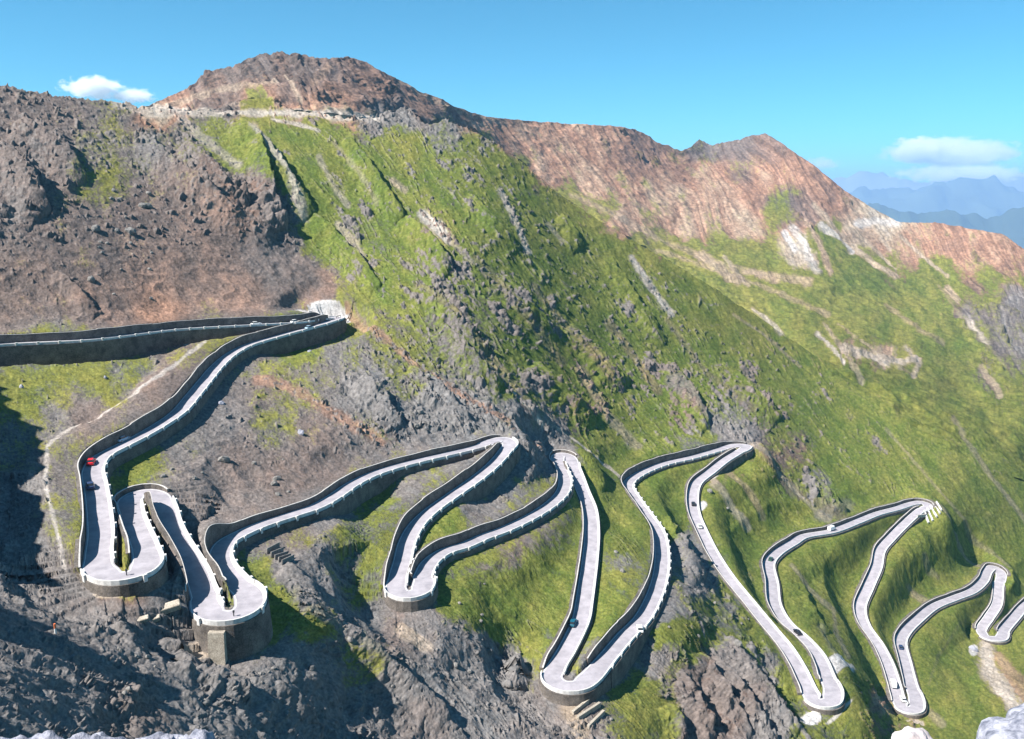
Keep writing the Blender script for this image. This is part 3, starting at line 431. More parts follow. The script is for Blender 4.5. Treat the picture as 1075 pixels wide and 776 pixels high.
M_ROCK=noisy_mat('boulder_rock',(.11,.105,.10),(.24,.225,.21),1.2,.95,.15)
# ------------------------------------------------------------------ near slope mesh
def axis(a,b,st,lo,hi,g=1.12):
    core=list(np.arange(a,b,st)); s=st;x=core[0]; L=[]
    while x>lo: s*=g; x-=s; L.append(x)
    s=st;x=core[-1];Rr=[]
    while x<hi: s*=g; x+=s; Rr.append(x)
    return np.array(L[::-1]+core+Rr)
STEP=0.78
cx=axis(-25,1100,STEP,-400,1480,1.10)
Stop=np.interp(cx,SN[:,0],SN[:,1])
cc=cx[None]; jag=(1.6*perlin2(cx/11,cx*0+.5,71)+1.2*perlin2(cx/4.3,cx*0+.5,72)+.7*perlin2(cx/2.,cx*0+.5,73))
rough_top=np.interp(cx,[-400,0,150,170,240,300,395,440,500,600,1000],[1.5,1.5,1.2,.5,.2,.4,1.6,1.8,1.6,.8,.3])
Stop=Stop+jag*rough_top
tau=axis(0,705,STEP,0,950,1.08); tau=tau[tau>=0]
px=np.broadcast_to(cx[None],(len(tau),len(cx))).copy(); py=Stop[None]+tau[:,None]
D=np.exp(tps_eval(MN,px,py)); _q=ss(1.9,.85,np.hypot((px-342)/31.,(py-326)/15.5)); _te=-hray(px,py)[...,2]; D=np.where(_q>0,np.exp(np.log(D)*(1-_q)+np.log(175./(np.maximum(_te,.02)+.30))*_q),D)
P=hray(px,py)*D[...,None]
print('near grid',px.shape,'D range',D.min(),D.max(),time.time()-T0)
# nearest road sample and the nearest one of another leg
sh=px.shape; d1=np.full(sh,1e3,f32); i1=np.zeros(sh,np.int32); d2=np.full(sh,1e3,f32); i2=np.zeros(sh,np.int32)
RAD=22.0
PX_=P[...,0].astype(f32); PY_=P[...,1].astype(f32)
for s in range(0,len(RP),2):
    dist=np.linalg.norm(RP[s]); r=RAD/dist*F
    a,b=np.searchsorted(cx,[RPX[s]-r,RPX[s]+r])
    if a>=b: continue
    S0=Stop[a:b]; t0,t1=np.searchsorted(tau,[RPY[s]-S0.max()-r,RPY[s]-S0.min()+r])
    if t0>=t1: continue
    dx=PX_[t0:t1,a:b]-RP[s,0]; dy=PY_[t0:t1,a:b]-RP[s,1]
    la=dx*LN[s,0]+dy*LN[s,1]; lo=np.maximum(np.abs(dx*TG[s,0]+dy*TG[s,1])-.62,0); dd=np.sqrt(la*la+lo*lo)
    A=d1[t0:t1,a:b]; I=i1[t0:t1,a:b]; B=d2[t0:t1,a:b]; J=i2[t0:t1,a:b]
    same=(RLI[I]==RLI[s]); bet=dd<A
    mv=bet&~same; B[mv]=A[mv]; J[mv]=I[mv]
    A[bet]=dd[bet]; I[bet]=s
    sec=(~bet)&(RLI[I]!=RLI[s])&(dd<B); B[sec]=dd[sec]; J[sec]=s
def sidevals(d,i):
    la=(PX_-RP[i,0])*LN[i,0]+(PY_-RP[i,1])*LN[i,1]; left=la>0
    H=np.where(left,HL[i],HR[i]); w=np.where(left,EL[i],ER[i]); e=d-w
    v=RP[i,2]+H+np.clip(H/3,-1,1)*.42*np.maximum(e,0)
    return v,e
EL=edge_off(1); ER=edge_off(-1)
v1,e1=sidevals(d1,i1); v2,e2=sidevals(d2,i2)
BL=13.0
w1=1/np.maximum(e1+.2,.05)**2-1/15.**2; w2=1/np.maximum(e2+.2,.05)**2-1/15.**2; w1=np.clip(w1,0,None)*(d1<RAD); w2=np.clip(w2,0,None)*(d2<RAD); wn=1/BL**2
z0=P[...,2]; z=(w1*v1+w2*v2+wn*z0)/(w1+w2+wn)
SPC=np.clip(D*.0016,.25,.8); _up1=(np.where(((PX_-RP[i1,0])*LN[i1,0]+(PY_-RP[i1,1])*LN[i1,1])>0,HL[i1],HR[i1])>0); _up2=(np.where(((PX_-RP[i2,0])*LN[i2,0]+(PY_-RP[i2,1])*LN[i2,1])>0,HL[i2],HR[i2])>0)
on=(e1<np.where(_up1,.15+SPC,.05)); z=np.where(on,RP[i1,2]-.16,z); on2=(e2<np.where(_up2,.15+SPC,.05))&~on; z=np.where(on2,RP[i2,2]-.16,z)
P[...,2]=z; er=np.minimum(e1,e2); damp=ss(.8,9,er)
print('corridor',time.time()-T0)
C,gm,rk,st,lin=cover(px,py,False)
nrm=normals(P)
rk=rk*damp
cr=craggy(P,[22,11,5.5,2.8,1.4],1); gr=craggy(P,[9,4,1.8,.9],9)
nearf=np.clip(D/300,.45,1.6)
sc=scarps(px,py)*np.clip(ss(2,26,py-Stop[None])+ss(880,840,px),0,1)
_c=ss(330,420,px)*ss(900,820,px)*ss(475,440,py); speck=ss(.30,.62,.20*_c+perlin2(px/5.2,py/4.6,51)+.5*perlin2(px/2.2,py/2.,52)+.45*(lat(px,py)[...,3]-.35)+.25*st-.45*gm)*ss(.04,.3,lat(px,py)[...,3])*damp
bk=np.maximum(rk,speck*.7); sz=np.clip(D/330,.65,1.35)
bl=blocks(P,bk,[6.2,2.9,1.35],2)
flat=1-_q; damp=damp*flat
h=(bk*bl*.72*sz+rk*cr*.10*sz)*flat+lin*damp*.9+ (.13+.07*(1-gm))*gr*damp +sc*damp+ st*damp*.22*np.clip(D/400,.3,1.5)
P=P+nrm*h[...,None]
P[...,2]-=1.6*ss(9,0,tau)[:,None]*ss(865,895,cx)[None]
# steep broken faces show bare rock
n2=normals(P); tilt=(nrm*n2).sum(-1)
bare=np.clip(ss(.1,.4,bk)*ss(.98,.84,tilt)+ss(.35,.8,rk)*.8+speck*.7,0,1)*damp
rc=soilcol(np.clip(lat(px,py)[...,2]*.55,0,3))*.95*(1+.35*perlin2(px/2.3,py/2.1,81))[...,None]
C=C*(1-bare[...,None])+rc*bare[...,None]
C=np.clip(C,.01,.9)
# back of the crest
def skirt(P,C,dist,drop):
    top=P[0]; dh=top[:,:2]/np.linalg.norm(top[:,:2],axis=1)[:,None]; rows=[];
    for s_ in dist[::-1]:
        r=top.copy(); r[:,:2]+=dh*s_; r[:,2]-=s_*drop*min(1,.35+s_/60.); r[:,2]+=perlin2(r[:,0]/30,r[:,1]/30,5)*min(s_*.15,6)*0; rows.append(r)
    return np.concatenate([np.array(rows),P]),np.concatenate([np.repeat(C[:1],len(dist),0),C])
Pn,Cn=skirt(P,C,[1.5,4,9,18,35,70,140],.6)
_k=ss(930,860,cx)[None,:,None]; Pn[:7]=P[:1]+(Pn[:7]-P[:1])*_k; Pn[:7,:,2]-=.05*(1-_k[...,0])
slope=gridobj('mountain_slope',Pn,M_GN,{'cover':Cn})
NEAR_P=P; NEAR_cx=cx; NEAR_tau=tau; NEAR_S=Stop
print('near done',time.time()-T0)
def ground_at(qx,qy):
    """world point of the near slope seen at photo position qx,qy"""
    j=int(np.clip(np.searchsorted(cx,qx),0,len(cx)-1)); t=int(np.clip(np.searchsorted(tau,qy-Stop[j]),0,len(tau)-1)); return NEAR_P[t,j].copy(),nrm[t,j].copy()
# ------------------------------------------------------------------ far ridge mesh
fx=axis(60,1100,1.1,60,1480,1.10); FS=np.interp(fx,SF[:,0],SF[:,1])
jag=(1.5*perlin2(fx/12,fx*0+.5,74)+1.1*perlin2(fx/5,fx*0+.5,75)+.8*perlin2(fx/2.2,fx*0+.5,76))
FS=FS+jag*np.interp(fx,[100,200,260,340,450,560,650,700,740,800,900,1100],[.5,.8,.9,.8,.5,.4,.6,.7,.7,.6,.4,.5])
Sb=np.interp(fx,SN[:,0],SN[:,1])+22
nr=300; tq=np.linspace(0,1,nr)[:,None]; fpx=np.broadcast_to(fx[None],(nr,len(fx))).copy(); fpy=FS[None]+tq*np.maximum(Sb-FS,12)[None]
Df=np.exp(tps_eval(MF,fpx,fpy)); Sn_=np.interp(fpx,SN[:,0],SN[:,1]); _b=ss(45,0,Sn_-fpy)*ss(865,900,fpx); Dn_=np.exp(tps_eval(MN,fpx,fpy)); Df=np.where(_b>0,np.exp(np.log(Df)*(1-_b)+np.log(Dn_)*_b),Df)
Df=Df*(1+.004*np.maximum(fpy-Sn_+1,0)*ss(930,860,fpx)+.0015*ss(6,20,fpy-Sn_))
Pf=hray(fpx,fpy)*Df[...,None]
C,gm,rkf,st,linf=cover(fpx,fpy,True); nf=normals(Pf)
cr=craggy(Pf,[110,55,27,13,7],3); 
h=rkf*blocks(Pf,rkf,[38,17,8],6)*.42+rkf*cr*.10+(1-gm)*st*1.8+ .8*craggy(Pf,[40,18,8],6)*.3
# ravines on the red scree wall
tt=np.clip((fpy-FS[None])/90,0,1)
Pf=Pf+nf*h[...,None]*ss(0,3,fpy-FS[None]+1.2)[...,None]
n2=normals(Pf); tilt=(nf*n2).sum(-1); bare=np.clip(ss(.12,.5,rkf)*ss(.97,.8,tilt),0,1)*.75
rc=soilcol(np.clip(lat(fpx,fpy)[...,2]*.62,0,3))*.85*(1+.35*perlin2(fpx/2.3,fpy/2.1,81))[...,None]
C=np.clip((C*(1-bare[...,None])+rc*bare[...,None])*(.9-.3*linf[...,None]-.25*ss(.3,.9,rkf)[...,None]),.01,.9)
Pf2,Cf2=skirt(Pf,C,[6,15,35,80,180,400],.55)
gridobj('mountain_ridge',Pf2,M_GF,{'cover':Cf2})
print('far done',fpx.shape,time.time()-T0)
# ------------------------------------------------------------------ the road itself
def ribbon(lo,ro,dz,i0=0,i1=None,st=1):
    """offset arrays lo / ro (plan offset along the left normal) -> verts, faces"""
    idx=np.arange(i0,(len(RP) if i1 is None else i1),st); V=[];Fc=[]
    for o in (lo,ro):
        v=RP[idx]+LN[idx]*o[idx][:,None]; v[:,2]=RP[idx,2]+dz; V.append(v)
    n=len(idx); V=np.concatenate(V); Fc=[(k,n+k,n+k+1,k+1) for k in range(n-1)]
    return V,Fc
V,Fc=ribbon(EL,-ER,0.0); meshobj('road',V,Fc,M_ROAD,smooth=True,kind='structure')
lines=[];lf=[];nb=0
for a,b in ((EL-.28,EL-.50),(-(ER-.50),-(ER-.28))):
    v,f=ribbon(a,b,.006,st=2); lines.append(v); lf+=[tuple(q+nb for q in t) for t in f]; nb+=len(v)
meshobj('road_markings',np.concatenate(lines),lf,M_LINE,kind='structure')
# ------------------------------------------------------------------ walls: profile swept along part of the road
def sweep(name,idx,side,prof,mat,parent=None,closed=True,**k):
    """prof(i)-> list of (outward offset from road edge, z above road); side +1 left, -1 right"""
    E=EL if side>0 else ER; V=[];m=None
    for i in idx:
        p=prof(i); m=len(p)
        for o,z in p:
            q=RP[i]+LN[i]*side*(E[i]+o); V.append((q[0],q[1],RP[i,2]+z))
    Fc=[]; n=len(idx)
    for a in range(n-1):
        for b in range(m):
            c=(b+1)%m
            f=(a*m+b,a*m+c,(a+1)*m+c,(a+1)*m+b); Fc.append(f if side<0 else f[::-1])
    if closed: Fc.append(tuple(range(m))[::(1 if side>0 else -1)]); Fc.append(tuple((n-1)*m+b for b in range(m))[::(-1 if side>0 else 1)])
    return meshobj(name,V,Fc,mat,parent,**k)
def spans(mask,minlen=8):
    out=[];s=None
    for i,m in enumerate(mask):
        if m and s is None: s=i
        if (not m or i==len(mask)-1) and s is not None:
            if i-s>minlen: out.append((s,i))
            s=None
    return out
# which piece of road a stretch belongs to, for the labels
WHERE={0:'the topmost road coming in from the left edge','b0':'the gravel parking area',1:'the second road run, the one with the red car','A':'the leftmost hairpin with the grass island',2:'the short road run between the two leftmost hairpins','B':'the small upper hairpin right of the parked grass island',3:'the shaded road run above the arched hairpin','C':'the hairpin carried on pillars at lower left',4:'the long road run climbing right from the pillared hairpin','D':'the upper hairpin at the picture centre',5:'the steep wide run below the centre hairpin','E':'the lower hairpin at centre left','6':'',6:'the curved run right of the centre left lower hairpin','F':'the tight upper hairpin under the grey crag',7:'the long straight run with the teal car','G':'the lower hairpin at bottom centre',8:'the run rising from the bottom centre hairpin past the lay-by','H':'the pointed upper hairpin right of centre',9:'the long run curving down from the pointed hairpin','I':'the bottom hairpin with white gravel at its foot',10:'the run with the white van on the green slope','J':'the upper hairpin with white concrete ribs','11':'',11:'the curved run below the ribbed hairpin','K':'the bottom hairpin above the orange rocks',12:'the long run rising from the orange rocks','L':'the narrow upper hairpin at far right',13:'the short run at far right above the pale gully','M':'the hairpin at the head of the pale gully',14:'the last run leaving at the right edge'}
KEYS=list(LEG)
def lab_at(i): return RLAB[i]
tops=RP[:,2]
def uneven(i,s): return .18*math.sin(SL[i]*.13+s)+.10*math.sin(SL[i]*.37+s*2)+(.2 if math.sin(SL[i]*.11+s)>.2 else 0)
nposts=0
for side,H in ((1,HL),(-1,HR)):
    E=EL if side>0 else ER
    # cut walls, leg by leg
    for k in KEYS:
        m=(RLI==_lid[k])&(H>.75)&(E>2.4)
        for a,b in spans(m,6):
            b=min(b+1,len(RP)-1); idx=range(a,b+1); D0=np.linalg.norm(RP[(a+b)//2]); t=.25+2*min(max(D0*.0016,.25),.8)
            def pr(i,t=t,s=side):
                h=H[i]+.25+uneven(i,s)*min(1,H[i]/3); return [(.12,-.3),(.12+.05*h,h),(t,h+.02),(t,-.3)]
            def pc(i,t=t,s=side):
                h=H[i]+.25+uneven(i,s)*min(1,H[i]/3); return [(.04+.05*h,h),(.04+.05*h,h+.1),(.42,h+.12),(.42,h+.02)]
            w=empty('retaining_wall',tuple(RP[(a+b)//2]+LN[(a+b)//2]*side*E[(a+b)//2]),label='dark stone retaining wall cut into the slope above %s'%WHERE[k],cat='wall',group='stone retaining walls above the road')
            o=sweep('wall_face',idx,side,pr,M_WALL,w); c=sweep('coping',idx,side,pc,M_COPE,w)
            for q in (o,c): q.data.transform(Matrix.Translation(-w.location))
    # supporting wall and parapet on the valley side
    for k in KEYS:
        m=(RLI==_lid[k])&(H<-.35)&(E>2.6)
        for a,b in spans(m,6):
            b=min(b+1,len(RP)-1); idx=range(a,b+1); mid=(a+b)//2; D0=np.linalg.norm(RP[mid])
            deep=-H[a:b].mean()
            w=empty('parapet_wall',tuple(RP[mid]+LN[mid]*side*E[mid]),label='low white stone parapet along the valley side of %s'%WHERE[k],cat='parapet',group='white parapets along the road')
            ph=.75 if D0<330 else .55; pw=.24 if D0<330 else .26; ow=.22+min(max(D0*.0016,.25),.8)
            def pp(i,ph=ph,pw=pw): g=0 if (SL[i]%9.0)>1.1 else -.0; return [(-.05,-.2),(-.05,ph+g),(pw,ph+g),(pw,-.2)]
            o=sweep('parapet',idx,side,pp,M_PARA,w); o.data.transform(Matrix.Translation(-w.location))
            def pd(i,s=side,ow=ow): h=H[i]; return [(-.02,-.22),(ow,-.21),(ow+.05+.06*abs(h),h-1.2),(-.2,h-1.2)]
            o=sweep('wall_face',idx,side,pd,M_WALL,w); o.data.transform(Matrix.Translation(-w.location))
            if k in (0,1,3,4,5,6,'C','A',2,8,'E'):
                step={0:6.5,1:7.5,4:6.5}.get(k,6.5); nxt=SL[a]+2; pm=None
                for i in range(a,b):
                    if SL[i]>=nxt:
                        nxt+=step
                        if pm is None:
                            bm=bmesh.new(); bmesh.ops.create_cube(bm,size=1); bmesh.ops.scale(bm,vec=(.8,.5,1.5),verts=bm.verts)
                            for v in bm.verts:
                                if v.co.z<0: v.co.y*=.8
                            bmesh.ops.bevel(bm,geom=bm.edges[:],offset=.05,segments=1,affect='EDGES')
                            po=bmobj('post',bm,M_PARA,w); pm=po
                        else:
                            po=pm.copy(); COL.objects.link(po); po.parent=w
                        q=RP[i]+LN[i]*side*(E[i]+.45); po.location=Vector((q[0],q[1],RP[i,2]+.12))-w.location; po.rotation_euler=(0,0,math.atan2(TG[i,1],TG[i,0])); nposts+=1
print('walls',time.time()-T0,'posts',nposts)
# ------------------------------------------------------------------ mountains beyond, and the spurs just outside the frame that throw the shade at left
SUN_EL=math.radians(48); _sd=np.array([-.90,-.43]); _sd/=np.hypot(*_sd)
SV=np.array([_sd[0]*math.cos(SUN_EL),_sd[1]*math.cos(SUN_EL),math.sin(SUN_EL)])
def crest_mesh(name,top,acr,front,back,nf,nb_,mat,amp,lam,col,flen,blen,seed):
    """top: (n,3) crest line; acr: plan direction of the front flank"""
    n=len(top); offs=np.r_[-blen*np.linspace(1,0,nb_+1)[:-1]**1.3,flen*np.linspace(0,1,nf+1)**1.3]
    P=np.zeros((len(offs),n,3))
    for r,o in enumerate(offs):
        P[r]=top; P[r,:,:2]+=acr*o; P[r,:,2]-=(front*o if o>0 else -back*o)
    h=0
    for k in range(5):
        l=lam/2**k; h=h+amp/1.8**k*(1-2*np.abs(perlin3(P[...,0]/l,P[...,1]/l,P[...,2]/l,seed+k)))
    P[...,2]+=h-amp*.6
    C=np.broadcast_to(np.array(col,f32),P.shape).copy(); C*=(1+.3*perlin2(P[...,0]/lam*3,P[...,1]/lam*3,seed))[...,None]
    return gridobj(name,P,mat,{'cover':C})
def spur(name,edge,t,seed):
    E=np.array(edge,float); u=np.linspace(0,len(E)-1,60); ex=np.interp(u,range(len(E)),E[:,0]); ey=np.interp(u,range(len(E)),E[:,1])
    top=[]
    for a,b,tt in zip(ex,ey,np.interp(u,range(len(E)),t)):
        g,_=ground_at(a,b); top.append(g+SV*tt)
    top=np.array(top); return crest_mesh(name,top,-_sd,2.2,.55,14,16,M_GN,3.2,16,(.2,.18,.17),26,60,seed)
spur('rocky_hill',[(-30,630),(20,650),(62,672),(100,690),(130,700),(172,733)],[64,60,57,54,52,52],3)
spur('rocky_hill',[(-40,392),(-8,405),(18,432),(36,468),(30,520),(44,575),(48,612)],[75,72,70,66,62,58,55],8)
def silh(pts,d,jag,seed,x0,x1,n=260):
    P=np.array(pts,float); x=np.linspace(x0,x1,n); y=np.interp(x,P[:,0],P[:,1])+jag*(perlin2(x/14,x*0+.5,seed)+.6*perlin2(x/5,x*0+.5,seed+1)+.35*perlin2(x/2.2,x*0+.5,seed+2))
    return hray(x,y)*d
fwd=np.array([-.25,-.97])
crest_mesh('distant_mountains',silh([(700,205),(850,200),(890,196),(905,191),(915,189),(927,190.5),(945,196),(965,193),(990,195),(1010,192),(1040,196),(1075,196),(1200,192),(1400,200)],38000,1.3,81,700,1450),fwd,.42,.5,26,6,M_GF,420,3800,(.16,.16,.15),9000,6000,21)
crest_mesh('distant_mountains',silh([(700,215),(880,212),(930,205),(944,201),(960,198),(973,197),(985,200),(999,197),(1017,194),(1030,197),(1050,204),(1075,207),(1200,200),(1400,210)],29000,1.2,86,700,1450),fwd,.40,.5,26,6,M_GF,330,2800,(.07,.09,.06),8000,5000,31)
crest_mesh('distant_mountains',silh([(700,230),(900,228),(960,236),(1000,232),(1040,238),(1075,233),(1200,225),(1400,240)],17000,1.3,90,700,1450),fwd,.42,.5,22,6,M_GF,220,2000,(.05,.07,.045),5000,3500,41)
V=[(-30000,300,-1750),(60000,300,-1750),(60000,60000,-1750),(-30000,60000,-1750)]
vm=noisy_mat('valley_floor_ground',(.06,.09,.04),(.14,.13,.07),.0008,.95)
meshobj('valley_floor',V,[(0,1,2,3)],vm,kind='structure')
# ledge the photographer stands on
ly=np.r_[np.linspace(-14,1.5,12),np.linspace(2.2,46,46)]; lx=np.linspace(-40,40,90); gx_,gy_=np.meshgrid(lx,ly)
zz=np.where(gy_<1.5,-1.72,-1.72-(gy_-1.5)*1.22)-.35*np.maximum(np.abs(gx_)-12,0)
n_=perlin2(gx_/3,gy_/3,7)*.35+perlin2(gx_/1.1,gy_/1.1,8)*.18
Pq=np.stack([gx_,gy_,zz+np.where(gy_>1.6,n_-.25,.03*n_)],-1); Cq=np.broadcast_to(np.array((.25,.24,.23),f32),Pq.shape)*(1+.3*n_)[...,None]
gridobj('cliff_edge',Pq,M_GN,{'cover':Cq.astype(f32)})
# ------------------------------------------------------------------ rocks
def rock_bm(sx,sy,sz,seed,sub=3,rough=.32):
    bm=bmesh.new(); bmesh.ops.create_icosphere(bm,subdivisions=sub,radius=1)
    co=np.array([v.co[:] for v in bm.verts],f32)
    g,r,f=worley3(co[:,0]*.9+seed,co[:,1]*.9+seed*1.7,co[:,2]*.9,seed); n=perlin3(co[:,0]*2.1+seed,co[:,1]*2.1,co[:,2]*2.1,seed)
    k=1+rough*(r-.5)*np.clip(g*4,0,1)+rough*.5*n
    for v,kk in zip(bm.verts,k): v.co=Vector((v.co.x*sx*kk,v.co.y*sy*kk,v.co.z*sz*kk))
    return bm
M_PALE=noisy_mat('pale_rock',(.10,.11,.15),(.42,.42,.48),14,.9,.05)
M_PINK=noisy_mat('pale_pink_rock',(.3,.25,.25),(.55,.5,.5),3.0,.9,.05)
def near_pt(a,b,d): return hray(a,b)*d
# rough top of the wall in front of the camera, at the bottom left of the frame
bmw=bmesh.new(); xs=np.linspace(-3.4,-1.62,90); ys=np.linspace(0,.75,26)
vv=[]
for j,yq in enumerate(ys):
    row=[]
    for i,xq in enumerate(xs):
        e=min(1,min(j,len(ys)-1-j)/2.5)*min(1,(len(xs)-1-i)/3.0)
        n=float(perlin2(np.array([xq*5.0]),np.array([yq*5.0]),3)[0])*.05+float(perlin2(np.array([xq*14.0]),np.array([yq*14.0]),4)[0])*.035+float(perlin2(np.array([xq*31.0]),np.array([yq*31.0]),5)[0])*.02
        row.append(bmw.verts.new((xq,3.55+yq+.05*math.sin(xq*3),-2.95-.3*(1-e)-(.0 if e<1 else 0)+n-.04*max(0,xq+2.4))))
    vv.append(row)
for j in range(len(ys)-1):
    for i in range(len(xs)-1): bmw.faces.new((vv[j][i],vv[j][i+1],vv[j+1][i+1],vv[j+1][i]))
for row,dy in ((vv[0],-1),(vv[-1],1)):
    lowr=[bmw.verts.new((v.co.x,v.co.y+.05*dy,v.co.z-1.6)) for v in row]
    for i in range(len(row)-1): bmw.faces.new((row[i],row[i+1],lowr[i+1],lowr[i]))
o=bmobj('stone_wall',bmw,M_PALE,smooth=True,label='rough bluish white stone wall top right below the camera at bottom left',cat='wall')
def boulder(a,b,d,sx,sy,sz,mat,label,seed,dz=0,group=None,cat='boulder'):
    p=near_pt(a,b,d); o=bmobj('boulder',rock_bm(sx,sy,sz,seed,4),mat,smooth=False,label=label,cat=cat,group=group); o.location=(p[0],p[1],p[2]+dz); o.rotation_euler=(0,.2,seed); return o
boulder(1086,806,5.2,.30,.3,.24,M_PALE,'bluish white boulder filling the bottom right corner',5)
boulder(1105,788,5.6,.24,.3,.30,M_PALE,'tall bluish white boulder at the right edge of the bottom corner',6)
boulder(960,792,4.6,.13,.15,.13,M_PINK,'pinkish white rock poking up below the orange rocks at bottom',9)
# ------------------------------------------------------------------ loose blocks on the slopes
protos=[]
def place_rock(a,b,size,label,group,seed,mat=M_ROCK,flat=.6):
    g,n=ground_at(a,b)
    if len(protos)<6:
        bm=rock_bm(1,.8,.7,len(protos)+20,2,.5); o=bmobj('boulder',bm,mat); protos.append(o)
    else:
        o=protos[seed%6].copy(); COL.objects.link(o)
    o.location=g+n*size*.12; o.scale=(size,size,size*flat/.6); o.rotation_euler=(seed*1.3%3,.3*math.sin(seed),seed*2.1%6.28)
    if o.data.materials and mat is not M_ROCK:
        o.material_slots[0].link='OBJECT'; o.material_slots[0].material=mat
    tag(o,label,'boulder',group); return o
zones=[((90,200,160,320),26,'grey block lying on the brown scree above the topmost road','blocks on the brown scree'),((160,480,320,535),12,'grey block on the bare slope between the two long leftmost roads','blocks on the bare slope'),((120,650,300,760),34,'grey broken block on the rocky spur below the leftmost hairpins','blocks on the rocky spur'),((290,600,520,760),26,'grey block on the scree gully below the centre hairpins','blocks in the scree gully'),((380,390,500,450),16,'grey block on the crag above the long climbing road','blocks below the parking area'),((640,500,790,760),24,'grey block on the broken slope around the right hand roads','blocks on the broken slope')]
sd=0
for (x0,y0,x1,y1),nn_,lb,gp in zones:
    k=0
    while k<nn_:
        a=rng.uniform(x0,x1); b=rng.uniform(y0,y1); sd+=1
        j=int(np.searchsorted(cx,a)); t=int(np.clip(np.searchsorted(tau,b-Stop[j]),0,len(tau)-1))
        if er[t,j]<4 or gm[min(t,gm.shape[0]-1),min(j,gm.shape[1]-1)]>.9 and False: continue
        place_rock(a,b,float(np.exp(rng.normal(-.35,.45)))*D[t,j]/260,lb,gp,sd); k+=1
for (a,b,s_,lb) in ((231,419,1.3,'long white stone slab lying right of the second road'),(315.6,455.6,1.7,'white stone slab on the slope above the long climbing road'),(325,358,1.3,'upright white stone just below the parking area'),(22,406,1.2,'white stone in the grass left of the old track'),(110,396,.9,'pale stone in the olive grass under the topmost road'),(1021,682,2.4,'white boulder beside the pale gully below the far right hairpin')):
    place_rock(a,b,s_,lb,None,int(a),M_PALE,.45)
M_BEIGE=noisy_mat('beige_masonry',(.30,.26,.21),(.46,.41,.34),.7,.95,.05,6,0,2.4)
# ------------------------------------------------------------------ masonry details
def bar(bm,p,q,w,h,up=Vector((0,0,1)),zoff=0.0):
    p=Vector(p);q=Vector(q); d=(q-p); L=d.length; d.normalize(); s=d.cross(up); s.normalize(); u=s.cross(d)
    vs_=[bm.verts.new(c+s*a*w/2+u*(b*h)+u*zoff) for c in (p,q) for a,b in ((-1,0),(1,0),(1,1),(-1,1))]
    for f in ((0,3,2,1),(4,5,6,7),(0,1,5,4),(1,2,6,5),(2,3,7,6),(3,0,4,7)): bm.faces.new([vs_[i] for i in f])
def gp(a,b): return Vector(ground_at(a,b)[0])
def wall_between(name,a,b,hh,th,mat,parent,below=.6,org=None):
    p=gp(*a)-Vector((0,0,below)); q=gp(*b)-Vector((0,0,below)); bm=bmesh.new(); zc=max(p.z,q.z)+0; bar(bm,p,q,th,hh+below)
    bmesh.ops.bevel(bm,geom=bm.edges[:],offset=.04,segments=1,affect='EDGES'); bmesh.ops.translate(bm,vec=-org,verts=bm.verts); return bmobj(name,bm,mat,parent)
# five stepped barriers
org=gp(293,580); w=empty('stepped_barrier',org,label='five small stepped stone barriers on the grey slope right of the pillared hairpin',cat='barrier')
for k in range(5):
    x=285+3.9*k; y=571.5+4.4*k; wall_between('step',(x-6.5,y+2.5),(x+7,y-3.5),1.3,.32,M_ROCK,w,1.6,org)
# concrete blocks under hairpin A
for (x,y,l,dd,h_,lb) in ((146.5,633,2.4,1.4,.7,'small concrete block, leftmost of three below the leftmost hairpin'),(161,631.5,1.8,1.2,.8,'smallest concrete block, middle of three below the leftmost hairpin'),(178,632,3.6,2.2,1.1,'large tilted concrete block, rightmost of three below the leftmost hairpin')):
    bm=bmesh.new(); bmesh.ops.create_cube(bm,size=1); bmesh.ops.scale(bm,vec=(l,dd,h_),verts=bm.verts); bmesh.ops.bevel(bm,geom=bm.edges[:],offset=.08,segments=2,affect='EDGES')
    for v in bm.verts: v.co+=Vector((.05*math.sin(v.co.y*5),.05*math.sin(v.co.x*4),.05*math.sin(v.co.x*3)))
    o=bmobj('concrete_block',bm,M_BEIGE,label=lb,cat='block',group='concrete blocks below the hairpin'); g=gp(x,y); o.location=g+Vector((0,0,h_*.25)); o.rotation_euler=(.12,-.2,.35)
# ribs under hairpin J
org=gp(976,540); w=empty('rib_wall',org,label='white concrete ribs propping the green slope hairpin far right of centre',cat='wall')
for (a,b,c,d_) in ((969,537,973.5,551),(972.5,535.5,977.5,552.5),(975.5,534,981.5,552.5),(978.5,533,984.5,551),(981.5,534,986.5,548.5)):
    bm=bmesh.new(); bar(bm,gp(a,b)-Vector((0,0,.5)),gp(c,d_)-Vector((0,0,.5)),.7,1.7); bmesh.ops.translate(bm,vec=-org,verts=bm.verts); bmobj('rib',bm,M_PARA,w)
bm=bmesh.new(); bar(bm,gp(962,545),gp(972,543),.8,1.6); bmesh.ops.translate(bm,vec=-org,verts=bm.verts); bmobj('base_slab',bm,M_CONC,w)
# masonry steps under hairpin G
org=gp(615,740); w=empty('stone_steps',org,label='three grey masonry steps under the bottom centre hairpin',cat='steps')
for (a,b,c,d_) in ((602,741,621,730),(606,750,629,738),(617,760,634,747)): wall_between('step',(a,b),(c,d_),1.0,.7,M_BEIGE,w,2.5,org)
